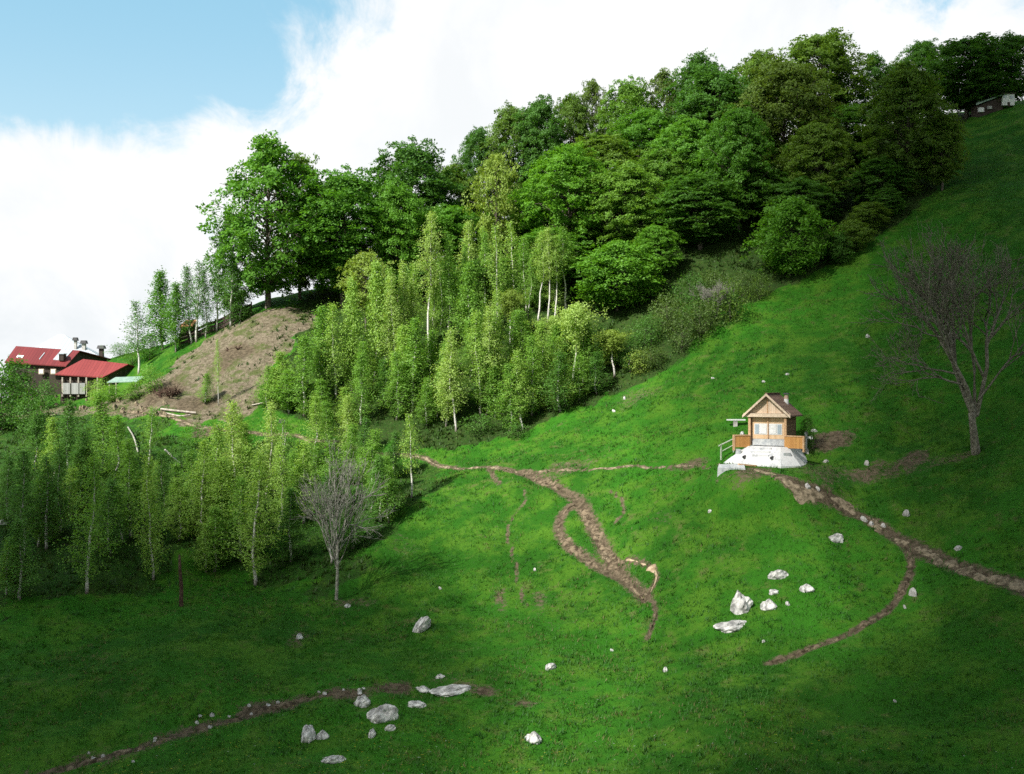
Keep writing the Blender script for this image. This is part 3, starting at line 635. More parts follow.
UP = 'birches of the upper grove'
UPPER = [  # px, base py, top py, half width px, form, tone, label
 (430,367,212,15,6,'f_birch_pale','tallest birch of the upper grove, long white trunk against dark trees'),
 (303,416,336,18,5,'f_birch_green','bushy green birch at the lower end of the upper grove beside the bare mound'),
 (281,408,352,17,5,'f_birch','low bushy birch first in from the bare mound'),
 (268,410,366,13,1,'f_birch_green','small round birch at the foot of the bare mound'),
 (322,394,308,16,8,'f_birch_green','dense green birch on the edge of the mound slope'),
 (337,398,304,14,0,'f_birch','birch with narrow crown behind the bushy green one'),
 (350,390,280,14,8,'f_birch','thick pale green birch column near the small yellow layered tree'),
 (364,402,342,13,4,'f_birch_green','short cone-shaped birch among the tall columns'),
 (374,384,262,15,8,'f_birch','tall thick birch column with paired white trunks below'),
 (384,380,268,15,3,'f_birch','tall birch whose leaning white trunk shows under the thick column'),
 (394,382,276,14,1,'f_birch_pale','pale birch shoulder to shoulder with the leaning one'),
 (406,364,262,13,0,'f_birch_pale','thin pale birch just before the tallest birch'),
 (412,413,318,17,4,'f_birch_green','neat green cone-shaped birch in front of the tallest birch'),
 (396,420,352,15,5,'f_birch_green','leafy birch with kinked trunk near the trail, before the neat cone'),
 (362,426,352,14,5,'f_birch_green','deep green birch at the trail edge in the middle of the upper grove'),
 (443,420,344,15,1,'f_birch_green','green birch between the neat cone and the bright white trunk'),
 (456,432,330,16,3,'f_birch_pale','birch with bright white straight trunk down to the trail edge'),
 (426,426,378,13,5,'f_birch_green','short birch bush under the neat cone'),
 (481,415,312,17,1,'f_birch','full pale birch with two white trunks beside the bright straight one'),
 (488,411,306,15,3,'f_birch_pale','birch with crooked white trunk inside the full pale crown'),
 (497,400,290,14,1,'f_birch','birch rising behind the two-trunked pale birch'),
 (511,346,292,13,7,'f_yellow','small yellow weeping birch in the middle of the upper grove'),
 (465,302,222,13,0,'f_birch_pale','pale lacy birch high up before the dark trees, next to the tallest'),
 (481,292,228,12,0,'f_birch','little lacy birch high up, second from the tallest birch'),
 (497,322,226,12,9,'f_birch','thin-crowned birch high up behind the weeping yellow one'),
 (450,352,240,14,5,'f_birch_green','leafy green birch in the upper grove just past the tallest'),
 (471,352,264,15,8,'f_birch_green','dense green birch behind the full pale crown'),
 (509,432,364,17,5,'f_birch_green','bushy birch at the trail edge near the meadow'),
 (521,432,350,15,3,'f_birch','birch with leaning double trunk at the meadow edge'),
 (531,416,336,15,5,'f_birch_green','green birch at the front of the far end of the grove'),
 (538,324,232,11,6,'f_birch','first of the tall bare-trunked birches before the fresh green beech'),
 (547,322,229,11,6,'f_birch_pale','second of the tall bare-trunked birches, closely paired'),
 (554,320,236,11,6,'f_birch','third of the tall bare-trunked birches, pale stem'),
 (565,314,228,12,6,'f_birch_green','last of the tall bare-trunked birches, beside the glowing dome'),
 (541,402,322,14,5,'f_birch','pale leafy birch under the row of tall bare trunks'),
 (556,366,318,13,7,'f_birch_pale','small drooping birch with short crooked stem next to the big weeping one'),
 (574,386,306,18,7,'f_birch_pale','big weeping birch with umbrella crown and bent white trunk'),
 (588,382,322,14,5,'f_birch_green','round green birch between the two weeping birches'),
 (614,377,332,16,7,'f_yellow','little yellow weeping birch nearest the meadow'),
 (601,374,326,13,5,'f_birch_deep','dark green birch behind the little yellow weeping one'),
 (513,304,222,12,9,'f_birch','thin birch high in the grove before the pale forked tree'),
 (527,312,236,12,0,'f_birch_green','small birch high in the grove next to the bare-trunked row'),
 (415,340,262,12,0,'f_birch','thin birch crowding against the tallest white trunk'),
 (441,330,256,12,1,'f_birch_green','green birch just behind the tallest white trunk'),
 (560,412,352,16,5,'f_birch_deep','dark bushy birch at the far end facing the meadow'),
 (578,400,356,14,5,'f_birch_green','low green birch under the big weeping crown'),
 (597,394,352,13,5,'f_birch_deep','low dark birch by the meadow below the yellow weeping one'),
 (631,372,338,10,5,'f_birch_deep','small dark bush birch last before the brown scrub'),
 (345,424,388,13,5,'f_birch','short pale birch standing at the trail under the deep green one'),
 (320,424,380,14,5,'f_birch_green','short green birch at the trail beside the bushy edge birch'),
 (470,378,320,14,5,'f_birch_green','leafy green birch filling in behind the bright straight trunk'),
 (432,392,330,14,5,'f_birch_green','leafy birch at the foot of the tallest white trunk'),
 (520,380,310,14,5,'f_birch_green','leafy birch under the thin high birches, before the bare-trunked row'),
 (385,408,360,14,5,'f_birch_deep','dark leafy birch between the neat cone and the deep green trail birch'),
]
for a in UPPER: birch(*a, UP)
LO = 'birches of the lower grove'
LOWER = [
 (26,562,450,20,3,'f_birch_deep','dark birch with slanting white trunk at the outer end of the lower grove'),
 (46,550,456,18,0,'f_birch_deep','slim birch behind the slanting outermost one'),
 (86,594,458,23,1,'f_birch_green','large birch at the front with bright lower trunk, standing lowest on the slope'),
 (68,482,400,18,5,'f_birch_deep','leafy birch below the red-roofed shed'),
 (100,474,392,20,5,'f_birch_green','bushy light birch right below the stone yard of the red-roofed shed'),
 (38,476,412,17,5,'f_birch_deep','dark birch under the dark bush by the farmhouse'),
 (113,496,416,17,3,'f_birch_green','birch with long pale trunk below the bleached log'),
 (131,538,440,19,0,'f_birch_green','tall birch with pale trunk between the large front birch and the narrow spire'),
 (153,580,456,14,4,'f_birch','narrow spire-shaped birch with curved foot at the front of the lower grove'),
 (150,468,408,12,9,'f_birch_green','thin birch at the end of the grassy gap below the bleached log'),
 (178,542,478,17,5,'f_birch','round pale birch behind the dead brown snag'),
 (206,546,440,20,1,'f_birch','pale broad birch beside the gap with two crossing trunks'),
 (190,522,452,16,5,'f_birch_green','leafy birch at the near side of the grassy gap'),
 (224,528,424,20,3,'f_birch','birch with strongly leaning white trunk in the brightest part of the lower grove'),
 (236,502,402,18,0,'f_birch_pale','palest tall birch reaching over the trail'),
 (255,586,452,24,1,'f_birch','large birch at the front with tall bright trunk and skirt of low branches'),
 (266,498,402,16,1,'f_birch_pale','pale birch crossing the trail behind the large skirted one'),
 (284,474,418,12,9,'f_birch_green','thin birch by the dark-topped post'),
 (300,484,440,14,5,'f_birch_green','short leafy birch below the dark-topped post'),
 (313,466,396,14,3,'f_birch','birch topping the trail with leaning trunk, before the bare grey tree'),
 (304,524,442,18,0,'f_birch','pale birch behind the crown of the bare grey tree'),
 (331,502,442,17,5,'f_birch_green','green birch half hidden by the bare grey tree'),
 (346,462,396,12,4,'f_birch_pale','pointed pale birch above the bare grey tree'),
 (352,484,424,14,5,'f_birch_green','leafy birch just over the bare grey crown'),
 (375,496,430,16,5,'f_birch_green','bushy birch beside the bare grey crown, under the trail'),
 (391,512,466,14,4,'f_birch_green','small cone birch in the corner by the open meadow'),
 (411,498,414,12,9,'f_birch','last birch of the lower grove, thin brownish crown next to the meadow'),
 (381,522,456,17,5,'f_birch_deep','dark bushy birch behind the small cone birch'),
 (240,562,478,18,5,'f_birch_green','leafy birch behind the bright trunk of the large skirted one'),
 (214,572,508,18,5,'f_birch_green','low spreading birch between the snag and the large skirted birch'),
 (330,564,476,16,3,'f_birch_deep','dim birch with thin trunk standing inside the bare grey branches'),
 (290,562,488,18,5,'f_birch_deep','dark leafy birch between the skirted birch and the bare grey tree'),
 (8,524,456,17,5,'f_birch_deep','dark outermost birch beside a pale stone'),
 (62,534,448,17,3,'f_birch_deep','dim birch with thin trunk behind the large front birch'),
 (166,506,452,14,0,'f_birch_deep','dim slender birch at the back of the grassy gap'),
 (352,548,488,17,5,'f_birch_deep','low dark birch at the edge behind the bare grey trunk'),
 (278,534,444,18,1,'f_birch','airy birch between the pale trail birches and the bare grey tree'),
 (110,556,480,18,5,'f_birch_deep','dark leafy birch filling in behind the large front birch'),
 (20,600,520,20,5,'f_birch_deep','low dark birch at the outer front corner of the lower grove'),
 (84,508,430,17,5,'f_birch_deep','leafy dim birch in the second row under the shed'),
 (245,520,446,16,5,'f_birch','leafy bright birch under the palest tall one'),
 (365,470,418,13,5,'f_birch_deep','dim leafy birch under the trail before the pointed pale one'),
 (205,508,462,14,5,'f_birch','short bright birch at the foot of the trail slope'),
 (325,448,402,12,5,'f_birch_green','little green birch sprouting on the trail bank'),
 (395,478,432,13,5,'f_birch_deep','dim leafy birch between the trail and the small cone birch'),
]
for a in LOWER: birch(*a, LO)
def crowd(lst, n, poly_px, label, group, seed):
    r = random.Random(seed)
    for i in range(n):
        a = r.choice(lst); px, py = a[0] + r.uniform(-16, 16), a[1] + r.uniform(-16, 4)
        if not in_poly(np.array([px]), np.array([py]), poly_px)[0]: continue
        birch(px, py, py - (a[1] - a[2]) * r.uniform(.5, .85), a[3] * r.uniform(.65, .9), r.choice([1, 4, 5, 5, 8, 8, 2, 3]), r.choice(['f_birch', 'f_birch_green', 'f_birch_green', a[5]]), label, group)
crowd(UPPER, 50, [(268,412),(262,395),(330,300),(420,330),(520,285),(600,330),(640,378),(560,425),(430,446),(330,430)], 'slender young birch lost in the thick of the upper grove', UP, 4)
crowd(LOWER, 46, [(0,600),(0,440),(60,425),(100,420),(200,448),(300,450),(420,475),(400,520),(340,575),(250,580),(80,588)], 'slender young birch lost in the thick of the lower grove', LO, 9)
RG = 'slim trees on the mound ridge'
for a in [(138,349,276,14,9,'f_birch_deep','thin airy birch alone against the white clouds by the farmhouse'),
 (163,350,272,16,8,'f_mid','dense dark green column tree on the ridge next to the airy birch'),
 (176,352,284,12,8,'f_mid','lower dense tree merging with the dark column tree'),
 (190,345,266,13,3,'f_birch_deep','birch with leaning white stem before the orange roof'),
 (197,342,262,13,9,'f_birch_deep','airy birch with white stem beside the orange roof'),
 (206,338,270,11,1,'f_birch_deep','green birch behind the dark ridge fence'),
 (217,332,258,12,9,'f_birch_deep','airy pale-stemmed birch at the middle of the dark ridge fence'),
 (230,327,254,13,0,'f_birch_deep','birch with crooked stem at the end of the dark ridge fence'),
 (241,322,290,10,5,'f_birch_deep','short leafy birch under the low leaning side tree')]: birch(*a, RG)
birch(218,406,340,4,9,None,'lone bare pale pole of a dead birch on the brown slope', 'lone poles on the slope')
birch(205,404,374,8,4,'f_birch_green','small green sapling beside the lone pale pole on the brown slope', 'lone poles on the slope', 'birch_sapling')

def shrub(px, py, top, hw, v, tone, label, group='scrub bushes at the edge of the wood', cat='bush', name='bush'):
    p = hit(px, py); return plant(name, SH[v], p, (py - top) / F * p[1], hw / F * p[1], tone, label, cat, group, parts=('stems', 'foliage'))
for a in [(760,300,276,12,1,'f_olive','leafy bush against the foot of the bright meadow-edge tree'),(724,310,290,16,0,'f_birch_deep','fresh green bush high in the brown scrub'),(696,326,304,16,1,'f_birch_deep','fresh green bush in the middle of the brown scrub'),(652,368,348,15,0,'f_shrub','olive scrub bush between the yellow weeping birch and the meadow'),(682,352,318,18,1,'f_shrub','brown-green scrub bush below the shaded skirted beech'),
 (700,338,302,18,0,'f_shrub','scrub bush beside the bare grey shrub'),(730,322,284,20,1,'f_olive','leafy olive scrub bush near the bright meadow-edge tree'),
 (668,332,296,18,0,'f_shrub','dull scrub bush under the bright flank tree'),(742,300,272,14,1,'f_shrub','low scrub bush at the top of the brown patch'),
 (690,310,276,18,1,'f_dark','dark scrub bush at the shaded foot of the wood'),(645,350,318,16,0,'f_dark','dark bush under the dense glowing dome'),
 (716,300,272,16,0,'f_shrub','grey-green scrub bush in the upper brown patch'),
 (545,410,394,16,1,'f_olive','low olive bush at the foot of the far end of the upper grove'),(518,438,424,14,1,'f_birch_deep','low green bush at the corner of the trail and the meadow'),
 (480,432,416,18,1,'f_birch_deep','low green bush under the crooked white trunk'),(640,374,352,12,0,'f_yellow','small yellowish bush beside the little weeping birch')]: shrub(*a)
for a in [(15,412,362,22,2,'f_dark','big dark bush in front of the farmhouse corner'),(2,430,376,24,2,'f_dark','second dark bush lower down before the big one by the farmhouse'),
 (44,410,382,13,0,'f_birch_deep','green bush under the farmhouse windows'),(112,402,386,11,2,'f_birch_green','light green bush beside the end of the red-roofed shed'),(132,400,384,10,2,'f_birch_green','tall light bush next to the pale green lean-to roof'),
 (98,404,380,11,0,'f_birch','pale bush in front of the shed posts'),(132,366,344,12,1,'f_mid','grassy green bush on the knoll behind the shed'),(150,360,334,12,2,'f_mid','green bush at the foot of the dense column tree'),
 (150,392,368,12,0,'f_birch_green','green bush at the lower corner of the bare mound'),(120,356,344,14,1,'f_mid','low green bush on the knoll skyline beside the shed'),
 (195,447,426,14,1,'f_mid','green shrub in the grassy gap beneath the orange soil'),(182,470,446,16,1,'f_dark','dark shrub in the grassy gap below the trail'),(30,432,398,16,0,'f_dark','dark bush below the stone heap of the farmhouse')]: shrub(*a, group='bushes around the farmhouse and mound')

# leafless trees
def bare(px, py, top, stems_fn, label, mat_, name, seed, **kw):
    p = hit(px, py); h = (py - top) / F * p[1]; tm, cm = bare_meshes(seed, stems_fn(h), mat_=mat_, **kw)
    o = thing(name, label, 'tree', p)
    for nm, me in (('trunk', tm), ('crown', cm)):
        c = bpy.data.objects.new(nm, me); C.objects.link(c); c.parent = o
    return o
SB = bare(336, 600, 447, lambda h: [((0,0,-.5),(.01,0,1),h*.36+.5,.13,0), ((.0,0,h*.35),(.03,.03,1),h*.34,.085,3)] + [((0,0,h*(.2+.0105*i)),(math.cos(i*2.4)*.52,math.sin(i*2.4)*.52,.9),h*(.32-.004*i),.05,3) for i in range(16)] + [((.02,.02,h*(.4+.045*i)),(math.cos(i*2.4)*.5,math.sin(i*2.4)*.5,.9),h*.2,.035,3) for i in range(7)],
     'bare grey tree with haze of fine pale twigs in front of the lower grove', 'pale_bark', 'bare_tree', 3, levels=4, fan=.4, kids=(3,4), ratio=.62, minr=.011)
SB.scale = (.86, .86, 1)
BT = bare(977, 452, 192, lambda h: [((0,0,-.6),(-.12,0,1),h*.19,.4,0), ((-.2,0,h*.13),(-.62,.1,.95),h*.31,.25,5), ((-.2,0,h*.14),(-.3,-.1,1.1),h*.33,.22,5), ((0,.1,h*.14),(.22,.1,1),h*.3,.2,5), ((-.1,.1,h*.15),(-.02,.4,1),h*.28,.15,5),
     ((-1.2,0,h*.26),(-1.2,-.2,.35),h*.2,.09,4), ((.1,0,h*.2),(.75,-.2,.7),h*.22,.1,4), ((-1.6,.1,h*.3),(-1.5,.1,.25),h*.2,.08,4), ((-2.0,0,h*.42),(-1.2,-.3,.9),h*.2,.1,4)],
     'gnarled dark leafless tree with forked trunk, alone on the shaded meadow', 'old_bark', 'leafless_tree', 8, levels=5, fan=.46, kids=(3,4), ratio=.7, minr=.018)
BT.scale = (.8, .85, 1)
bare(712, 318, 268, lambda h: [((0.1*i,0,-.2),(dx,dy,1),h*.36,.05,4) for i,(dx,dy) in enumerate([(-.4,.1),(.1,.1),(.45,-.1),(-.1,-.4)])],
     'bare grey shrub with fine twigs in the brown scrub', 'pale_bark', 'bare_shrub', 5, levels=4, fan=.4, kids=(4,5), ratio=.66)
# ------------------------------------------------------------------ wooden hut with whitewashed plinth
M['wood_light'] = plank_mat('honey_boards', (.55, .36, .19), (.72, .52, .33), .11, 0)
M['wood_gable'] = plank_mat('gable_boards', (.6, .44, .3), (.76, .61, .46), .13, 0)
M['wood_orange'] = plank_mat('orange_boards', (.4, .19, .055), (.56, .29, .09), .1, 0)
M['wood_orange_y'] = plank_mat('orange_side_boards', (.4, .19, .055), (.56, .29, .09), .1, 1)
M['wood_dark'] = plank_mat('dark_side_boards', (.12, .07, .042), (.2, .125, .075), .14, 2)  # side and rear boards, much darker brown than the front
M['beam'] = rough_mat('planed_beam', (.42, .25, .13), (.58, .38, .22), 7, .7, .2)
M['trim'] = rough_mat('pale_trim_wood', (.55, .42, .3), (.7, .56, .42), 7, .7, .2)
M['shingle'] = plank_mat('brown_shingles', (.14, .085, .06), (.24, .15, .11), .22, 2)
M['whitewash'] = rough_mat('whitewash', (.36, .37, .375), (.56, .56, .55), 2.5, .9, .3, .2, .3, .5)
M['concrete'] = rough_mat('grey_concrete', (.33, .35, .36), (.5, .51, .5), 3, .9, .4, .2)
M['white'] = rough_mat('white_paint', (.62, .62, .6), (.72, .72, .7), 6, .6, .1)
M['metal_dark'] = rough_mat('dark_iron', (.02, .02, .022), (.05, .05, .05), 9, .5, .2)
M['hole'] = rough_mat('dark_opening', (.012, .011, .01), (.03, .026, .022), 5, .9, .1)
m_, t_ = mat('window_glass'); p_ = finish(t_, (.34, .4, .44), .12, spec=.6); M['glass'] = m_
M['rail'] = rough_mat('greenish_rail', (.32, .36, .26), (.46, .5, .4), 8, .8, .2)

hp = hit(769, 461); hut_rz = math.radians(-30)
hut = thing('wooden_hut', 'small wooden hut with steep gable on a whitewashed plinth beside the trail', 'hut', np.array([(768-512)/F*74.2, 74.2, -3.95-1.1]), hut_rz)
FH = 1.1                                         # porch floor above the foot of the plinth
Wd, L, EH = 2.5, 2.35, 1.98                        # width, length, wall height; front at y = 0
def P(name, mb, m, par=None, smooth=False): return mb.build(name, m, par or hut, smooth)
b = MB()                                         # plinth: flared, faceted, with a flat top
top = [(-1.35,2.4,FH-.05),(-1.38,-.2,FH-.05),(-1.05,-.62,FH-.05),(1.05,-.62,FH-.05),(1.5,-.2,FH-.05),(1.4,2.4,FH-.05)]
mid = [(-2.0,2.4,.35),(-2.2,-1.0,.35),(-1.75,-1.5,.35),(1.3,-1.5,.35),(2.05,-.7,.35),(2.0,2.4,.35)]
low2 = [(-2.5,2.4,-.12),(-2.75,-1.2,-.12),(-2.25,-2.0,-.12),(1.45,-1.95,-.12),(2.45,-.85,-.12),(2.5,2.4,-.12)]
low = [(x*1.02,y*1.02,-1.3) for x,y,z in low2]
b.prism(low, low2); b.prism(low2, mid); b.prism([(x*.99,y*.99,z-.01) for x,y,z in mid], top); P('plinth', b, M['whitewash'])
for i, (sy, sz) in enumerate([(-.72,FH-.2),(-.98,FH-.42),(-1.24,FH-.64)]):
    P('step', MB().box((-.1, sy, sz), (1.1, .3, .2)), M['whitewash'])
for x in (-1.15, .72): P('spout', MB().tube([(x, -1.35, .42), (x, -1.72, .38)], .085, 10), M['metal_dark'])
P('facet_panel', MB().box((-1.72, -1.02, .62), (.6, .14, .5), math.radians(-45)), M['concrete'])  # flat grey panels set on the plinth facets
P('facet_panel', MB().box((1.55, -.88, .5), (.5, .14, .4), math.radians(40)), M['concrete'])
z0 = FH
b = MB().box((0, .07, z0 + .22), (Wd - .3, .1, .44)); P('lower_panel', b, M['concrete'])
w_ = MB().box((-Wd/2+.03, L/2+.1, z0+EH/2), (.08, L-.24, EH)).box((Wd/2-.03, L/2+.1, z0+EH/2), (.08, L-.24, EH)).box((0, L-.05, z0+EH/2), (Wd-.15, .08, EH-.01)); P('side_wall', w_, M['wood_dark'])
fw = MB().box((0, .09, z0+.6), (Wd-.3, .08, .3)).box((0, .09, z0+1.72), (Wd-.3, .08, .5)).box((-1.02, .09, z0+1.11), (.14, .08, .72)).box((1.02, .09, z0+1.11), (.14, .08, .72)).box((0,.09,z0+1.11),(.1,.08,.72))
front = P('front_wall', fw, M['wood_light'])
for x, wv, kind in ((-.77,.3,'glass'),(-.33,.48,'white'),(.33,.48,'white'),(.77,.3,'glass')):
    fr = MB().box((x, .06, z0+1.11), (wv+.07, .05, .74)); f = P('window_frame', fr, M['white'], front)
    P('window_pane' if kind == 'glass' else 'shutter', MB().box((x, .025, z0+1.11), (wv-.05, .03, .62)), M['glass'] if kind == 'glass' else M['white'], front)
for x in (-Wd/2+.02, Wd/2-.02): P('post', MB().box((x, -.12, z0+EH/2), (.16, .16, EH)), M['beam'])
P('mullion', MB().box((0, .0, z0+1.25), (.07, .06, 1.5)), M['beam'])
P('tie_beam', MB().box((0, -.22, z0+EH+.07), (Wd+.72, .2, .24)), M['trim'])
GH = 1.52; hw = Wd/2 + .4
gb = MB().prism([(-hw+.14,-.1,z0+EH+.2),(hw-.14,-.1,z0+EH+.2),(0,-.1,z0+EH+GH-.06)], [(-hw+.14,-.03,z0+EH+.2),(hw-.14,-.03,z0+EH+.2),(0,-.03,z0+EH+GH-.06)])
gab = P('gable', gb, M['wood_gable']); P('gable_batten', MB().box((0, -.125, z0+EH+.72), (.07, .05, 1.04)), M['beam'], gab)
rb = MB().prism([(-hw+.14,L-.04,z0+EH),(hw-.14,L-.04,z0+EH),(0,L-.04,z0+EH+GH-.06)], [(-hw+.14,L+.02,z0+EH),(hw-.14,L+.02,z0+EH),(0,L+.02,z0+EH+GH-.06)]); P('rear_gable', rb, M['wood_dark'])
for s in (-1, 1):
    e, r_ = (s*hw, z0+EH+.06), (0, z0+EH+GH+.02)
    q = [(e[0],-.42,e[1]),(r_[0],-.42,r_[1]),(r_[0],L+.22,r_[1]),(e[0],L+.22,e[1])]
    if s > 0: q = [q[1],q[0],q[3],q[2]][::1]
    P('roof', MB().slab(q, .09), M['shingle'])
    bq = [(e[0]-s*.01,-.47,e[1]-.0),(r_[0],-.47,r_[1]),(r_[0],-.425,r_[1]),(e[0]-s*.01,-.425,e[1]-.0)]
    P('barge_board', MB().slab(bq, .17), M['trim'])
P('ridge_cap', MB().box((0, L/2-.1, z0+EH+GH+.03), (.2, L+.66, .07)), M['shingle'])
ch = MB().tube([(.72, L-.5, z0+EH+.3), (.72, L-.5, z0+EH+1.15)], .16, 12); chim = P('chimney', ch, M['white'], smooth=False)
P('chimney_collar', MB().tube([(.72, L-.5, z0+EH+1.15), (.72, L-.5, z0+EH+1.42)], .15, 12), rough_mat('clay_pot', (.4,.27,.2), (.52,.38,.3), 6), chim)
P('chimney_cap', MB().box((.72, L-.5, z0+EH+1.52), (.42, .42, .1), 0, .6), M['metal_dark'], chim)
for s in (-1, 1):                                # flared boarded parapets
    x0, y0, x1, y1 = (s*(Wd/2-.05), -.25, -2.05, -1.0) if s < 0 else (Wd/2-.02, -.22, 2.62, -.72)
    dx, dy = x1-x0, y1-y0; ln = math.hypot(dx, dy); rz = math.atan2(dy, dx); cx, cy = (x0+x1)/2, (y0+y1)/2
    wing = MB().box((0,0,0), (ln, .09, .78)).build('parapet', M['wood_orange'], hut); wing.location = (cx, cy, z0+.27); wing.rotation_euler = (0,0,rz)
    MB().box((0, 0, .42), (ln+.1, .16, .07)).build('parapet_cap', M['beam'], wing)
    MB().box((-ln/2 if s < 0 and dx > 0 else ln/2, 0, -.1), (.13, .14, 1.0)).build('parapet_post', M['beam'], wing)
# things round the hut
def hutpt(x, y): 
    c, s = math.cos(hut_rz), math.sin(hut_rz); X, Y = hp[0] + x*c - y*s, hp[1] + .2 + x*s + y*c; return np.array([X, Y, float(H(X, Y))])
def ground_thing(name, label, cat, px, py, rz=0, group=None): return thing(name, label, cat, hit(px, py), rz, group)
t = ground_thing('grave_cross', 'pale stone cross with rounded arms on a small foot beside the hut', 'cross', 806, 452, math.radians(-20))
cb = MB().box((0,0,.7), (.15,.11,1.1)).box((0,0,.98), (.66,.105,.15))
for x, z in ((-.33,.98),(.33,.98),(0,1.28)): cb.tube([(x,-.05,z),(x,.06,z)], .13, 10)
cb.build('cross_shaft', M['whitewash'], t); MB().box((0,0,0), (.42,.32,.44), 0, .7).build('foot', M['stone'], t)
t = ground_thing('handrail', 'short pale wooden handrail going down beside the hut steps', 'handrail', 728, 457, math.radians(20))
MB().box((-.55,0,.3), (.08,.08,1.1)).build('post', M['rail'], t); MB().box((.45,0,.55), (.08,.08,1.3)).build('post', M['rail'], t)
MB().tube([(-.75,0,.72),(.65,0,1.28)], .05, 6).build('rail', M['rail'], t); MB().tube([(-.6,0,.3),(.5,0,.8)], .035, 6).build('rail', M['rail'], t)
t = ground_thing('plank_bench', 'white plank bench on the grass uphill of the hut', 'bench', 736, 426, math.radians(-8))
MB().box((0,0,.42), (1.35,.4,.09)).build('seat', M['white'], t)
for x in (-.05, ): MB().box((x,0,.14), (.3,.3,.5)).build('leg', M['stone'], t)
o = MB().prism([(-1.0,-.7,-.6),(.85,-.8,-.6),(1.0,.4,-.3),(-.7,.5,-.3)], [(-.96,-.67,-.02),(.8,-.76,-.02),(.96,.36,.14),(-.66,.46,.14)]).build('concrete_slab', M['concrete']); o.location = (14.3, 72.0, float(H(14.3, 72.0)) + .05)
tag(o, 'flat grey concrete slab lying at the foot of the hut steps', 'slab')
o = MB().box((0,0,0), (1.3,.2,.1)).build('wood_plank', M['beam']); o.location = hit(747,467) + np.array([0,-.1,.12]); o.rotation_euler = (0,.1,.3); tag(o, 'brown loose plank lying in front of the white plinth', 'plank')
shrub(807, 449, 418, 8, 2, 'f_dark', 'added dark bush filling the dark patch behind the hut wall', None)  # bush added to fill a dark patch next to the hut

# ------------------------------------------------------------------ farmhouse, shed and the grey hall behind
M['red'] = plank_mat('red_roof_sheets', (.13, .02, .02), (.2, .032, .031), .35, 0, .55)
M['red2'] = plank_mat('bright_red_roof_sheets', (.2, .032, .03), (.28, .048, .044), .35, 0, .55)
M['dark_boards'] = plank_mat('black_brown_boards', (.035, .024, .018), (.065, .045, .034), .18, 0)
M['zinc'] = plank_mat('pale_zinc_roof', (.36, .39, .41), (.46, .49, .51), .5, 0, .45)
M['fence_white'] = plank_mat('pale_boards', (.26, .26, .245), (.42, .42, .4), .16, 0)
M['teal'] = rough_mat('mossy_green_sheet', (.16, .25, .19), (.27, .36, .29), 4, .6)
def at(px, py, d): return np.array([(px-512)/F*d, d, (387-py)/F*d])
def gable_house(root, q, back, wall_h, rm, wm, ov=.35, thick=.12):
    """q: front-left eave, front-right eave, right ridge, left ridge in world; back: far eave shift. returns roof part"""
    r = np.array(root.location); a, b_, c, d_ = [np.array(p) - r for p in q]; bl, br = d_ + back, c + back
    roof = MB().slab([a, b_, c, d_], thick).slab([d_, c, br, bl], thick).build('roof', rm, root)
    ins = lambda p, k: p * np.array([1,1,1]) + k
    L_, R_ = a + (b_-a)*.04 + (d_-a)*.12, b_ + (a-b_)*.04 + (c-b_)*.12
    BL, BR = bl + (br-bl)*.04 + (d_-bl)*.1, br + (bl-br)*.04 + (c-br)*.1
    RL, RR = d_ + (c-d_)*.04, c + (d_-c)*.04; dn = np.array([0,0,thick+.04])
    f = lambda p, z: np.array([p[0], p[1], z])
    zb = -1.5
    mb = MB(); V = [f(L_,zb), f(R_,zb), f(BR,zb), f(BL,zb), L_-dn, R_-dn, RR-dn, BR-dn, BL-dn, RL-dn]
    mb.add(V, [[(0,1,5,4),(2,3,8,7)], [(1,2,7,6,5),(3,0,4,9,8)], [(3,2,1,0)], [(4,5,6,9),(9,6,7,8)]])
    return roof, mb.build('wall', wm, root)
fh_d = 129.0
fp = at(38, 395, fh_d); fh = thing('farmhouse', 'dark timber farmhouse with long red roof, at the far end of the trail', 'house', fp)
q = [at(4.5,362,fh_d), at(66,366,fh_d+.4), at(80,350.5,fh_d+3.2), at(16,346,fh_d+2.8)]
roof, wall = gable_house(fh, q, np.array([2.6,3.6,-.95]), 3, M['red'], M['dark_boards'])
def on_roof(root, q, u, v, du, dv, lift, thick, name, m, par):
    a, b_, c, d_ = [np.array(p) - np.array(root.location) for p in q]
    pt = lambda u, v: (a*(1-u)+b_*u)*(1-v) + (d_*(1-u)+c*u)*v
    n = np.cross(b_-a, d_-a); n = n/np.linalg.norm(n)*lift; n = n if n[2] > 0 else -n
    return MB().slab([pt(u,v)+n, pt(u+du,v)+n, pt(u+du,v+dv)+n, pt(u,v+dv)+n], thick).build(name, m, par)
on_roof(fh, q, .72, .33, .17, .64, .06, .08, 'zinc_patch', M['zinc'], roof)
on_roof(fh, q, .13, .32, .1, .12, .06, .08, 'skylight', M['white'], roof); on_roof(fh, q, .5, .3, .012, .4, .06, .08, 'roof_ladder', M['zinc'], roof)
dm = at(62.5,357.5,fh_d+1.3) - fp; dorm = MB().box(dm, (.55,.8,.75)).build('dormer', M['dark_boards'], roof)
MB().box(dm + np.array([0,0,.43]), (.75,1.0,.09)).build('dormer_roof', M['zinc'], dorm)
for wx in (40.5, 52.5):
    c = at(wx, 371.5, fh_d) - fp; c[1] = q[0][1] - fp[1] + .25
    f = MB().box(c, (.62,.12,.62)).build('window', M['trim'], fh); MB().box(c + np.array([0,-.07,0]), (.46,.05,.46)).build('window_pane', M['white'], f)
MB().box(at(38,388,fh_d)-fp+np.array([0,.9,0]), (6.6,.3,1.6)).build('stone_base', M['stone'], fh)
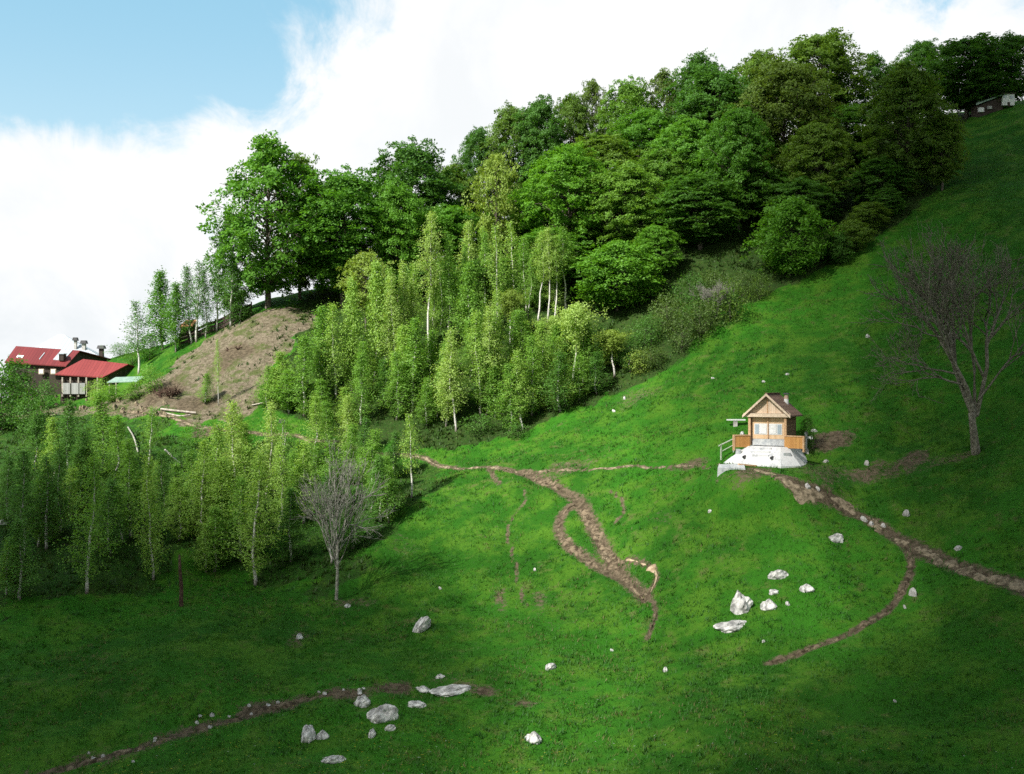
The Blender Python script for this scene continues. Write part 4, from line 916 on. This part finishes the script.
sd = 125.0; spn = at(85, 396, sd); sh = thing('farm_shed', 'low open-fronted shed with bright red roof next to the farmhouse', 'shed', spn)
q2 = [at(55,374,sd), at(103,377,sd+.3), at(128.5,364,sd+3.4), at(83,359,sd+3.0)]
roof2, wall2 = gable_house(sh, q2, np.array([1.4,2.0,-.7]), 3, M['red2'], M['dark_boards'])
for i, x in enumerate((62, 70, 78, 86, 97)):
    c = at(x, 387, sd) - spn; c[1] += .15; MB().box(c, (.16,.16,2.2)).build('post', M['log'], sh)
for x0, x1 in ((63,70),(71.5,78.5),(79.5,85)):
    c = (at(x0,388.5,sd)+at(x1,388.5,sd))/2 - spn; c[1] += .02; MB().box(c, ((x1-x0)/F*sd,.08,1.25)).build('board_panel', M['fence_white'], sh)
gd = 141.0; gp = at(66, 385, gd); gh = thing('grey_hall', 'building with pale grey hipped roof just visible behind the red farmhouse', 'house', gp)
apex = at(59,334,gd+4)-gp; apx2 = at(64,334.5,gd+4)-gp; e = [at(26,352,gd)-gp, at(104,359,gd)-gp, at(110,359,gd+9)-gp, at(32,352,gd+9)-gp]
mb = MB(); mb.add([*e, apex, apx2], [[(0,1,5,4),(2,3,4,5)],[(1,2,5),(3,0,4)],[(3,2,1,0)]]); gr = mb.build('roof', M['zinc'], gh)
f = lambda p, z: np.array([p[0]*.97, p[1], z])
MB().prism([f(v,-2) for v in e], [f(v,v[2]-.05) for v in e]).build('wall', M['dark_boards'], gh)
for cx, ty, by, w_ in ((75.5,340,352,.34),(84,343,353,.42),(101.5,348,359,.5)):
    lo, hi = at(cx,by,gd+1.5)-gp, at(cx,ty,gd+1.5)-gp
    s_ = MB().box((lo+hi)/2, (w_,w_,hi[2]-lo[2])).build('chimney', M['stone'] if cx < 90 else M['dark_boards'], gr)
    MB().box(hi+np.array([0,0,.12]), (w_*1.9,w_*1.9,.42), 0, .75).build('chimney_cap', M['metal_dark'], s_)
t = ground_thing('lean_to', 'low lean-to with pale green sheet roof beside the red-roofed shed', 'lean-to', 125, 391)
MB().slab([(-1.6,-.8,.9),(1.5,-.8,1.0),(1.7,1.1,1.55),(-1.4,1.1,1.45)], .07).build('roof', M['teal'], t)
for x in (-1.4, 1.3): MB().box((x,-.6,.3), (.12,.12,1.1)).build('post', M['log'], t); MB().box((x+.15,.9,.4), (.12,.12,1.9)).build('post', M['log'], t)
t = thing('orange_roofed_shed', 'small shed with orange tiled roof half hidden behind the ridge birches', 'shed', at_depth(189, 124))
z_ = at(189,326,124)[2] - t.location[2]
M['orange_tile'] = plank_mat('orange_tiles', (.24,.1,.045), (.34,.15,.07), .2, 0)
MB().slab([(-.8,-1,z_-.1),(.7,-1,z_),(.8,.6,z_+.75),(-.5,.6,z_+.75)], .1).build('roof', M['orange_tile'], t)
MB().box((0,.0,z_/2-.4), (1.6,1.2,abs(z_)+1.2)).build('wall', M['dark_boards'], t)
# dark plank fence on the ridge behind the birches
t = thing('ridge_fence', 'dark plank fence running up the ridge behind the white birch stems', 'fence', hit(214, 336)); t0 = np.array(t.location)
fl = smooth_line([hit(x, y)[:2] + np.array([0, .6]) for x, y in [(178,350),(196,341),(214,334),(232,325),(250,317)]], 1.4)
for i in range(len(fl)):
    p = np.array([*fl[i], float(H(*fl[i]))]) - t0; MB().box(p + np.array([0,0,.6]), (.13,.13,1.6)).build('post', M['dead'], t)
for i in range(len(fl) - 1):
    a, c = [np.array([*fl[k], float(H(*fl[k]))]) - t0 for k in (i, i + 1)]
    mb = MB()
    for zz in (.3, .7, 1.1):
        mb.slab([a+[0,-.08,zz+.13], c+[0,-.08,zz+.13], c+[0,-.045,zz+.13], a+[0,-.045,zz+.13]], .3)
    mb.build('rail_panel', M['dark_boards'], t)
# cabin high on the meadow
cd = 129.0; cp = hit(996, 112); cb_ = thing('white_walled_cabin', 'small cabin with white wall and dark green roof high at the edge of the wood', 'cabin', cp)
rel = lambda px, py, dd=0: at(px, py, cd + dd) - cp
MB().slab([rel(976,104,0), rel(1004,93.5,0), rel(1005,90,2.6), rel(978,100,2.6)], .14).build('roof', M['teal'], cb_)
a0, a1 = rel(979,104.5,.3), rel(1003,95,.3)
mb = MB(); lowz = -.9
mb.prism([(a0[0],a0[1],lowz),(a1[0],a1[1],lowz),(a1[0],a1[1]+2.2,lowz),(a0[0],a0[1]+2.2,lowz)], [a0-[0,0,.12],a1-[0,0,.12],a1+[0,2.2,.2],a0+[0,2.2,.2]]); mb.build('wall', M['dark_boards'], cb_)
wl = MB().box((rel(1008.5,99.5)+np.array([0,.6,0])), (1.45,1.2,1.35)).build('white_wall', M['white'], cb_)
for x, y in ((1004.6,96.4),(1011.5,97)): MB().box(rel(x,y)+np.array([0,-.03,0]), (.34,.06,.3)).build('window', M['glass'], wl)
MB().box(rel(1008.7,104.2)+np.array([0,-.02,0]), (.26,.05,.5)).build('door', M['dark_boards'], wl)
MB().box(rel(1008.5,93.6)+np.array([0,.6,0]), (1.7,1.5,.1)).build('annex_roof', M['dark_boards'], cb_)
MB().box(rel(981.5,109.6)+np.array([0,.15,0]), (.62,.3,.5)).build('white_panel', M['white'], cb_)
MB().box(rel(990,107.4)+np.array([0,.15,0]), (.5,.3,.36)).build('white_panel', M['fence_white'], cb_)

# ------------------------------------------------------------------ rocks
def rock_mesh(seed, flat=1.0, rough=.34, sub=4):
    import bmesh
    bm = bmesh.new(); bmesh.ops.create_icosphere(bm, subdivisions=sub, radius=1); r = np.random.default_rng(seed)
    planes = [(lambda n: n / np.linalg.norm(n))(r.normal(0, 1, 3)) for _ in range(11)]; offs = r.uniform(.55, .9, 11); ph = r.uniform(0, 50, 3)
    for v in bm.verts:
        p = np.array(v.co)
        for n, o_ in zip(planes, offs):
            k = p @ n - o_
            if k > 0: p = p - n * k * .88
        q = p * 2.1 + ph
        d = rough * (vnoise(np.array([q[0]+q[2]*.7]), np.array([q[1]-q[2]*.6]), seed)[0] + .5 * vnoise(np.array([q[0]*2.6-q[2]*2]), np.array([q[1]*2.6+q[2]*2]), seed+1)[0] + .22 * vnoise(np.array([q[0]*6-q[2]*5]), np.array([q[1]*6+q[2]*5]), seed+2)[0])
        p = p * (1 + d); v.co = Vector((p[0], p[1], p[2] * flat))
    me = bpy.data.meshes.new('rock'); bm.to_mesh(me); bm.free(); me.polygons.foreach_set('use_smooth', [False] * len(me.polygons)); return me
RK = [rock_mesh(s) for s in (1, 2, 3, 4, 5)]; SMALL = [rock_mesh(s, sub=2) for s in (11, 12, 13, 14)]
for me in RK + SMALL: me.materials.append(M['rock'])
def rock(px, py, wpx, hpx, v, label, group='white boulders on the meadow', name='boulder', cat='rock', small=False, tilt=0.0, m=None):
    p = hit(px, py + hpx * .42); o = bpy.data.objects.new(name, (SMALL if small else RK)[v % (4 if small else 5)]); C.objects.link(o)
    k = p[1] / F; sx = wpx * k * .51; sz = hpx * k * .92
    o.scale = (sx, max(sx * .7, .8 * sz), sz); o.location = p + np.array([0, sx * .3, sz * .0]); o.rotation_euler = (0, tilt, random.uniform(-.5, .5) if tilt == 0 else 0)
    if m: o.material_slots[0].link = 'OBJECT'; o.material_slots[0].material = M[m]
    return tag(o, label, cat, group)
for a in [(741,601,25,21,0,'largest boulder of the cluster below the hut, upright grey-white block'),(769,604,15,11,1,'squarish white boulder touching the largest one of the cluster'),
 (733,627,40,9,2,'long flat grey boulder lying below the cluster'),(779,574,18,10,3,'white wedge boulder at the top of the cluster'),(774,592,13,5,4,'low flat boulder between the wedge and the squarish one'),
 (807,588,14,8,1,'pale rounded boulder set apart beside the cluster'),(836,538,16,9,2,'grey boulder on the turf nearest the trail fork'),
 (381,714,34,17,2,'biggest white outcrop at the bottom of the meadow'),(362,701,20,12,0,'rough grey boulder just above the biggest white outcrop'),
 (307,734,17,16,4,'round grey boulder with a small companion'),(322,735,12,9,1,'small companion stone beside the round grey boulder'),(333,760,22,8,3,'flat slanting slab rock near the bottom edge'),
 (533,737,15,11,1,'single cream boulder low on the open meadow'),(390,728,10,7,3,'small stone tumbled under the biggest white outcrop'),(372,733,9,9,0,'leaning small stone at the foot of the biggest white outcrop'),
 (551,666,11,7,3,'knobbly pale stone on bare turf in the open meadow')]: rock(*a)
rock(421,622,13,18,3,'tilted pointed white boulder below the bare grey tree', tilt=.45)
rock(450,692,46,7,2,'long low ridge of white rock breaking the turf beside the outcrop'); rock(415,705,22,6,4,'narrow white ledge joining the outcrop to the long ridge'); rock(422,689,16,6,1,'crumbling pale rock above the narrow ledge'); rock(440,677,12,4,0,'small flat white stone above the long ridge')
PS = 'stones beside the main trail'
for a in [(907,513,9,6,1,'white stone on the grass above the trail fork'),(960,548,10,4,2,'flat white stone above the lower trail'),(864,519,8,6,0,'white stone on the trail edge halfway to the fork'),(872,524,6,5,2,'second small stone on the trail edge halfway to the fork'),
 (867,463,6,5,1,'white stone at the end of the bare strip under the leafless tree'),(827,461,8,3,2,'flat white stone beside the hut path'),(808,486,7,5,3,'small white stone at the top of the trail by the hut'),(818,488,6,4,0,'pale pebble stone right beside the top trail stone'),
 (914,592,5,9,2,'upright pale stone at the bend of the side path'),(884,526,7,4,1,'half-buried stone in the middle of the trail'),(905,607,4,4,0,'tiny white stone inside the bend of the side path')]: rock(*a, group=PS, name='stone', small=True, m='stone')
for a in [(868,336,5,4,0,'white stone on the sunlit upper meadow'),(815,431,9,3,1,'pale slab stone at the bare soil behind the hut'),(743,434,6,5,2,'grey-white stone beside the hut handrail'),(710,512,5,3,1,'pale stone on the meadow below the hut'),
 (666,670,7,5,1,'small white stone alone in the lower meadow'),(300,636,8,6,3,'pale stone in a dug hollow below the lower grove'),(348,606,8,4,2,'flat stone at the foot of the bare grey tree'),(440,588,4,3,0,'tiny stone on the sunny slope'),
 (764,382,5,2,1,'little white stone above the hut roof on the meadow'),(788,374,5,2,2,'second little white stone on the meadow above the hut'),(713,378,5,2,0,'little white stone uphill of the plank bench'),
 (535,570,4,3,1,'tiny stone beside the faint trail'),(614,411,5,3,0,'white stone near the scrub edge of the meadow'),(625,398,4,3,1,'small white stone higher by the scrub edge'),(3,522,10,6,2,'pale stone at the outer end of the lower grove'),
 (612,650,5,3,0,'little white stone left of the gully end'),(788,604,6,4,1,'tiny stone past the cluster of boulders'),(764,642,4,3,2,'tiny white stone in the grass under the side path'),(895,702,4,3,0,'tiny white stone on the dark lower meadow')]: rock(*a, group='loose stones on the meadow', name='stone', small=True)
random.seed(11)
for i in range(22):                                  # stones ploughed up along the old track
    u = random.random(); px = 60 + u * 330 + random.uniform(-6, 6); py = 772 - u * 84 + random.gauss(-2, 5) + 10 * math.sin(u * 3.14) * -1
    s = random.choice([3, 3, 3, 4, 4, 5]); rock(px, min(py, 771), s * random.uniform(1, 1.7), s * .8, i, 'small pale stone turned up along the dark old track', 'stones along the old track', 'stone', 'rock', True, m='rock' if i % 3 else 'stone')
for i in range(26):
    px, py = random.choice([(random.uniform(770, 1000), None), (random.uniform(575, 655), None)])
    if px > 700: py = np.interp(px, [770,840,905,985,1024], [474,505,542,574,588]) + random.uniform(-5, 5)
    else: py = np.interp(px, [575,605,640,655], [497,552,588,605]) + random.uniform(-6, 8)
    s = random.choice([2, 2, 3, 3, 4]); k = px > 700
    rock(px, py, s * 1.4, s * .8, i, 'small pale stone trodden into the main trail' if k else 'small clod of stone in the muddy gully', 'stones in the main trail' if k else 'stones in the muddy gully', 'stone', 'rock', True, m='path')
for i in range(44):                                  # rubble of the farm yard and mound foot
    px, py = random.uniform(30, 165), 0; py = np.interp(px, [30,100,165], [402,404,408]) + random.uniform(-8, 7); s = random.choice([3, 4, 5])
    rock(px, py, s * 1.3, s, i, 'broken stone in the rubble below the farm buildings', 'rubble stones below the farm', 'stone', 'rock', True, m='path')

# ------------------------------------------------------------------ dead wood and posts
def log(pts, r0, label, name='fallen_log', m='log'):
    P_ = [hit(x, y) + np.array([0, 0, r0 * .8 + dz]) for x, y, dz in pts]; o0 = P_[0]
    b = MB().tube([p - o0 for p in smooth_line(P_, .5)], r0, 7); o = b.build(name, M[m]); o.location = o0; return tag(o, label, 'log')
log([(161,411,.1),(178,413,.1),(196,415,.1)], .1, 'thick bleached log lying at the foot of the bare mound')
log([(164,413.5,0),(180,417,.0),(190,416,.0)], .07, 'thinner pale log below the thick bleached one')
log([(128,428,0),(134,442,.3),(138,453,0)], .07, 'slanting grey trunk fallen down the bank below the farm', m='pale_bark')
log([(165,453,.2),(174,460,.1),(180,464,0)], .08, 'short broken trunk lying in the grassy gap', m='pale_bark')
log([(252,407,.1),(264,405,.1),(275,402,.1)], .07, 'thin pale branch lying along the mound foot')
bare(164, 398, 378, lambda h: [((.2*i,0,-.3),(dx,dy,.8),h*.4,.1,3) for i,(dx,dy) in enumerate([(-.8,.1),(.3,.1),(.9,-.1),(-.1,-.6),(.5,.6)])], 'dark upturned root with tangled arms on the broken earth bank', 'dead', 'dead_root', 21, levels=3, fan=.6)
bare(233, 350, 339, lambda h: [((.2*i,0,-.3),(dx,dy,.5),h*.5,.12,2) for i,(dx,dy) in enumerate([(-.9,.1),(.9,-.1),(.2,-.6)])], 'small black stump with roots in the middle of the bare mound', 'dead', 'tree_stump', 22, levels=2, fan=.6)
p = hit(181, 606); o = MB().tube([p*0+[0,0,-.4], [.03,0,1.1], [-.06,0,2.2], [-.1,0,3.2]], [.15,.12,.1,.06], 8).build('dead_snag', M['dead'], None, True); o.location = p; tag(o, 'broken reddish brown snag without branches at the lower edge of the grove', 'dead tree')
t = ground_thing('lamp_post', 'thin grey post with small dark head beside the trail', 'post', 283, 470)
MB().tube([(0,0,-.3),(0,0,4.0)], .06, 8).build('post', M['pale_bark'], t); MB().box((-.1,0,3.95), (.5,.3,.35), 0, .7).build('lamp_head', M['metal_dark'], t)

# ------------------------------------------------------------------ unseen volumes added overhead to darken the edges of the view
def shade_cloud(target, dist, size, density, seed, rz=0.0):  # added out of view to block sun and sky light
    import bmesh
    bm = bmesh.new(); bmesh.ops.create_icosphere(bm, subdivisions=4, radius=1)
    for v in bm.verts:
        p = np.array(v.co); d = .35 * fbm(np.array([p[0]*1.6+p[2]]), np.array([p[1]*1.6-p[2]]), seed, 2)[0]; v.co = Vector(p * (1 + d))
    me = bpy.data.meshes.new('shade_cloud'); bm.to_mesh(me); bm.free(); me.polygons.foreach_set('use_smooth', [True] * len(me.polygons))
    m, t = mat('shade_vapour'); vol = t.n('ShaderNodeVolumePrincipled', i_Density=density); vol.inputs['Color'].default_value = (.97, .98, 1, 1); vol.inputs['Anisotropy'].default_value = .5
    o_ = t.n('ShaderNodeOutputMaterial'); t.link(vol.outputs[0], o_.inputs['Volume']); me.materials.append(m)
    o = bpy.data.objects.new('shade_cloud', me); C.objects.link(o); o.scale = size; o.location = Vector(target) + sun_dir * dist; o.rotation_euler = (0, 0, rz); tag(o, kind='structure'); return o
def shade_bank(target, dist, size, seed, rz=0.0, k=1.0):     # thin outer veils round a thicker heart
    for i, (g, d) in enumerate(((1.48, .008), (1.3, .014), (1.12, .024), (.95, .05), (.75, .09), (.52, .12))):
        shade_cloud(target, dist + i * 2.0, (size[0] * g, size[1] * (.75 + .25 * g), size[2] * (.6 + .4 * g)), d * k, seed + i, rz)
shade_bank((67, 84, 0), 90, (31, 106, 12), 3, math.radians(-28), 2.6)
shade_bank((-41, 51, -13), 90, (32, 36, 12), 13, math.radians(12), 2.4)
shade_bank((20, 28, -16), 90, (66, 15, 10), 23, math.radians(6), 2.2)
shade_bank((32, 40, -14), 90, (21, 17, 10), 33, 0, 1.9)
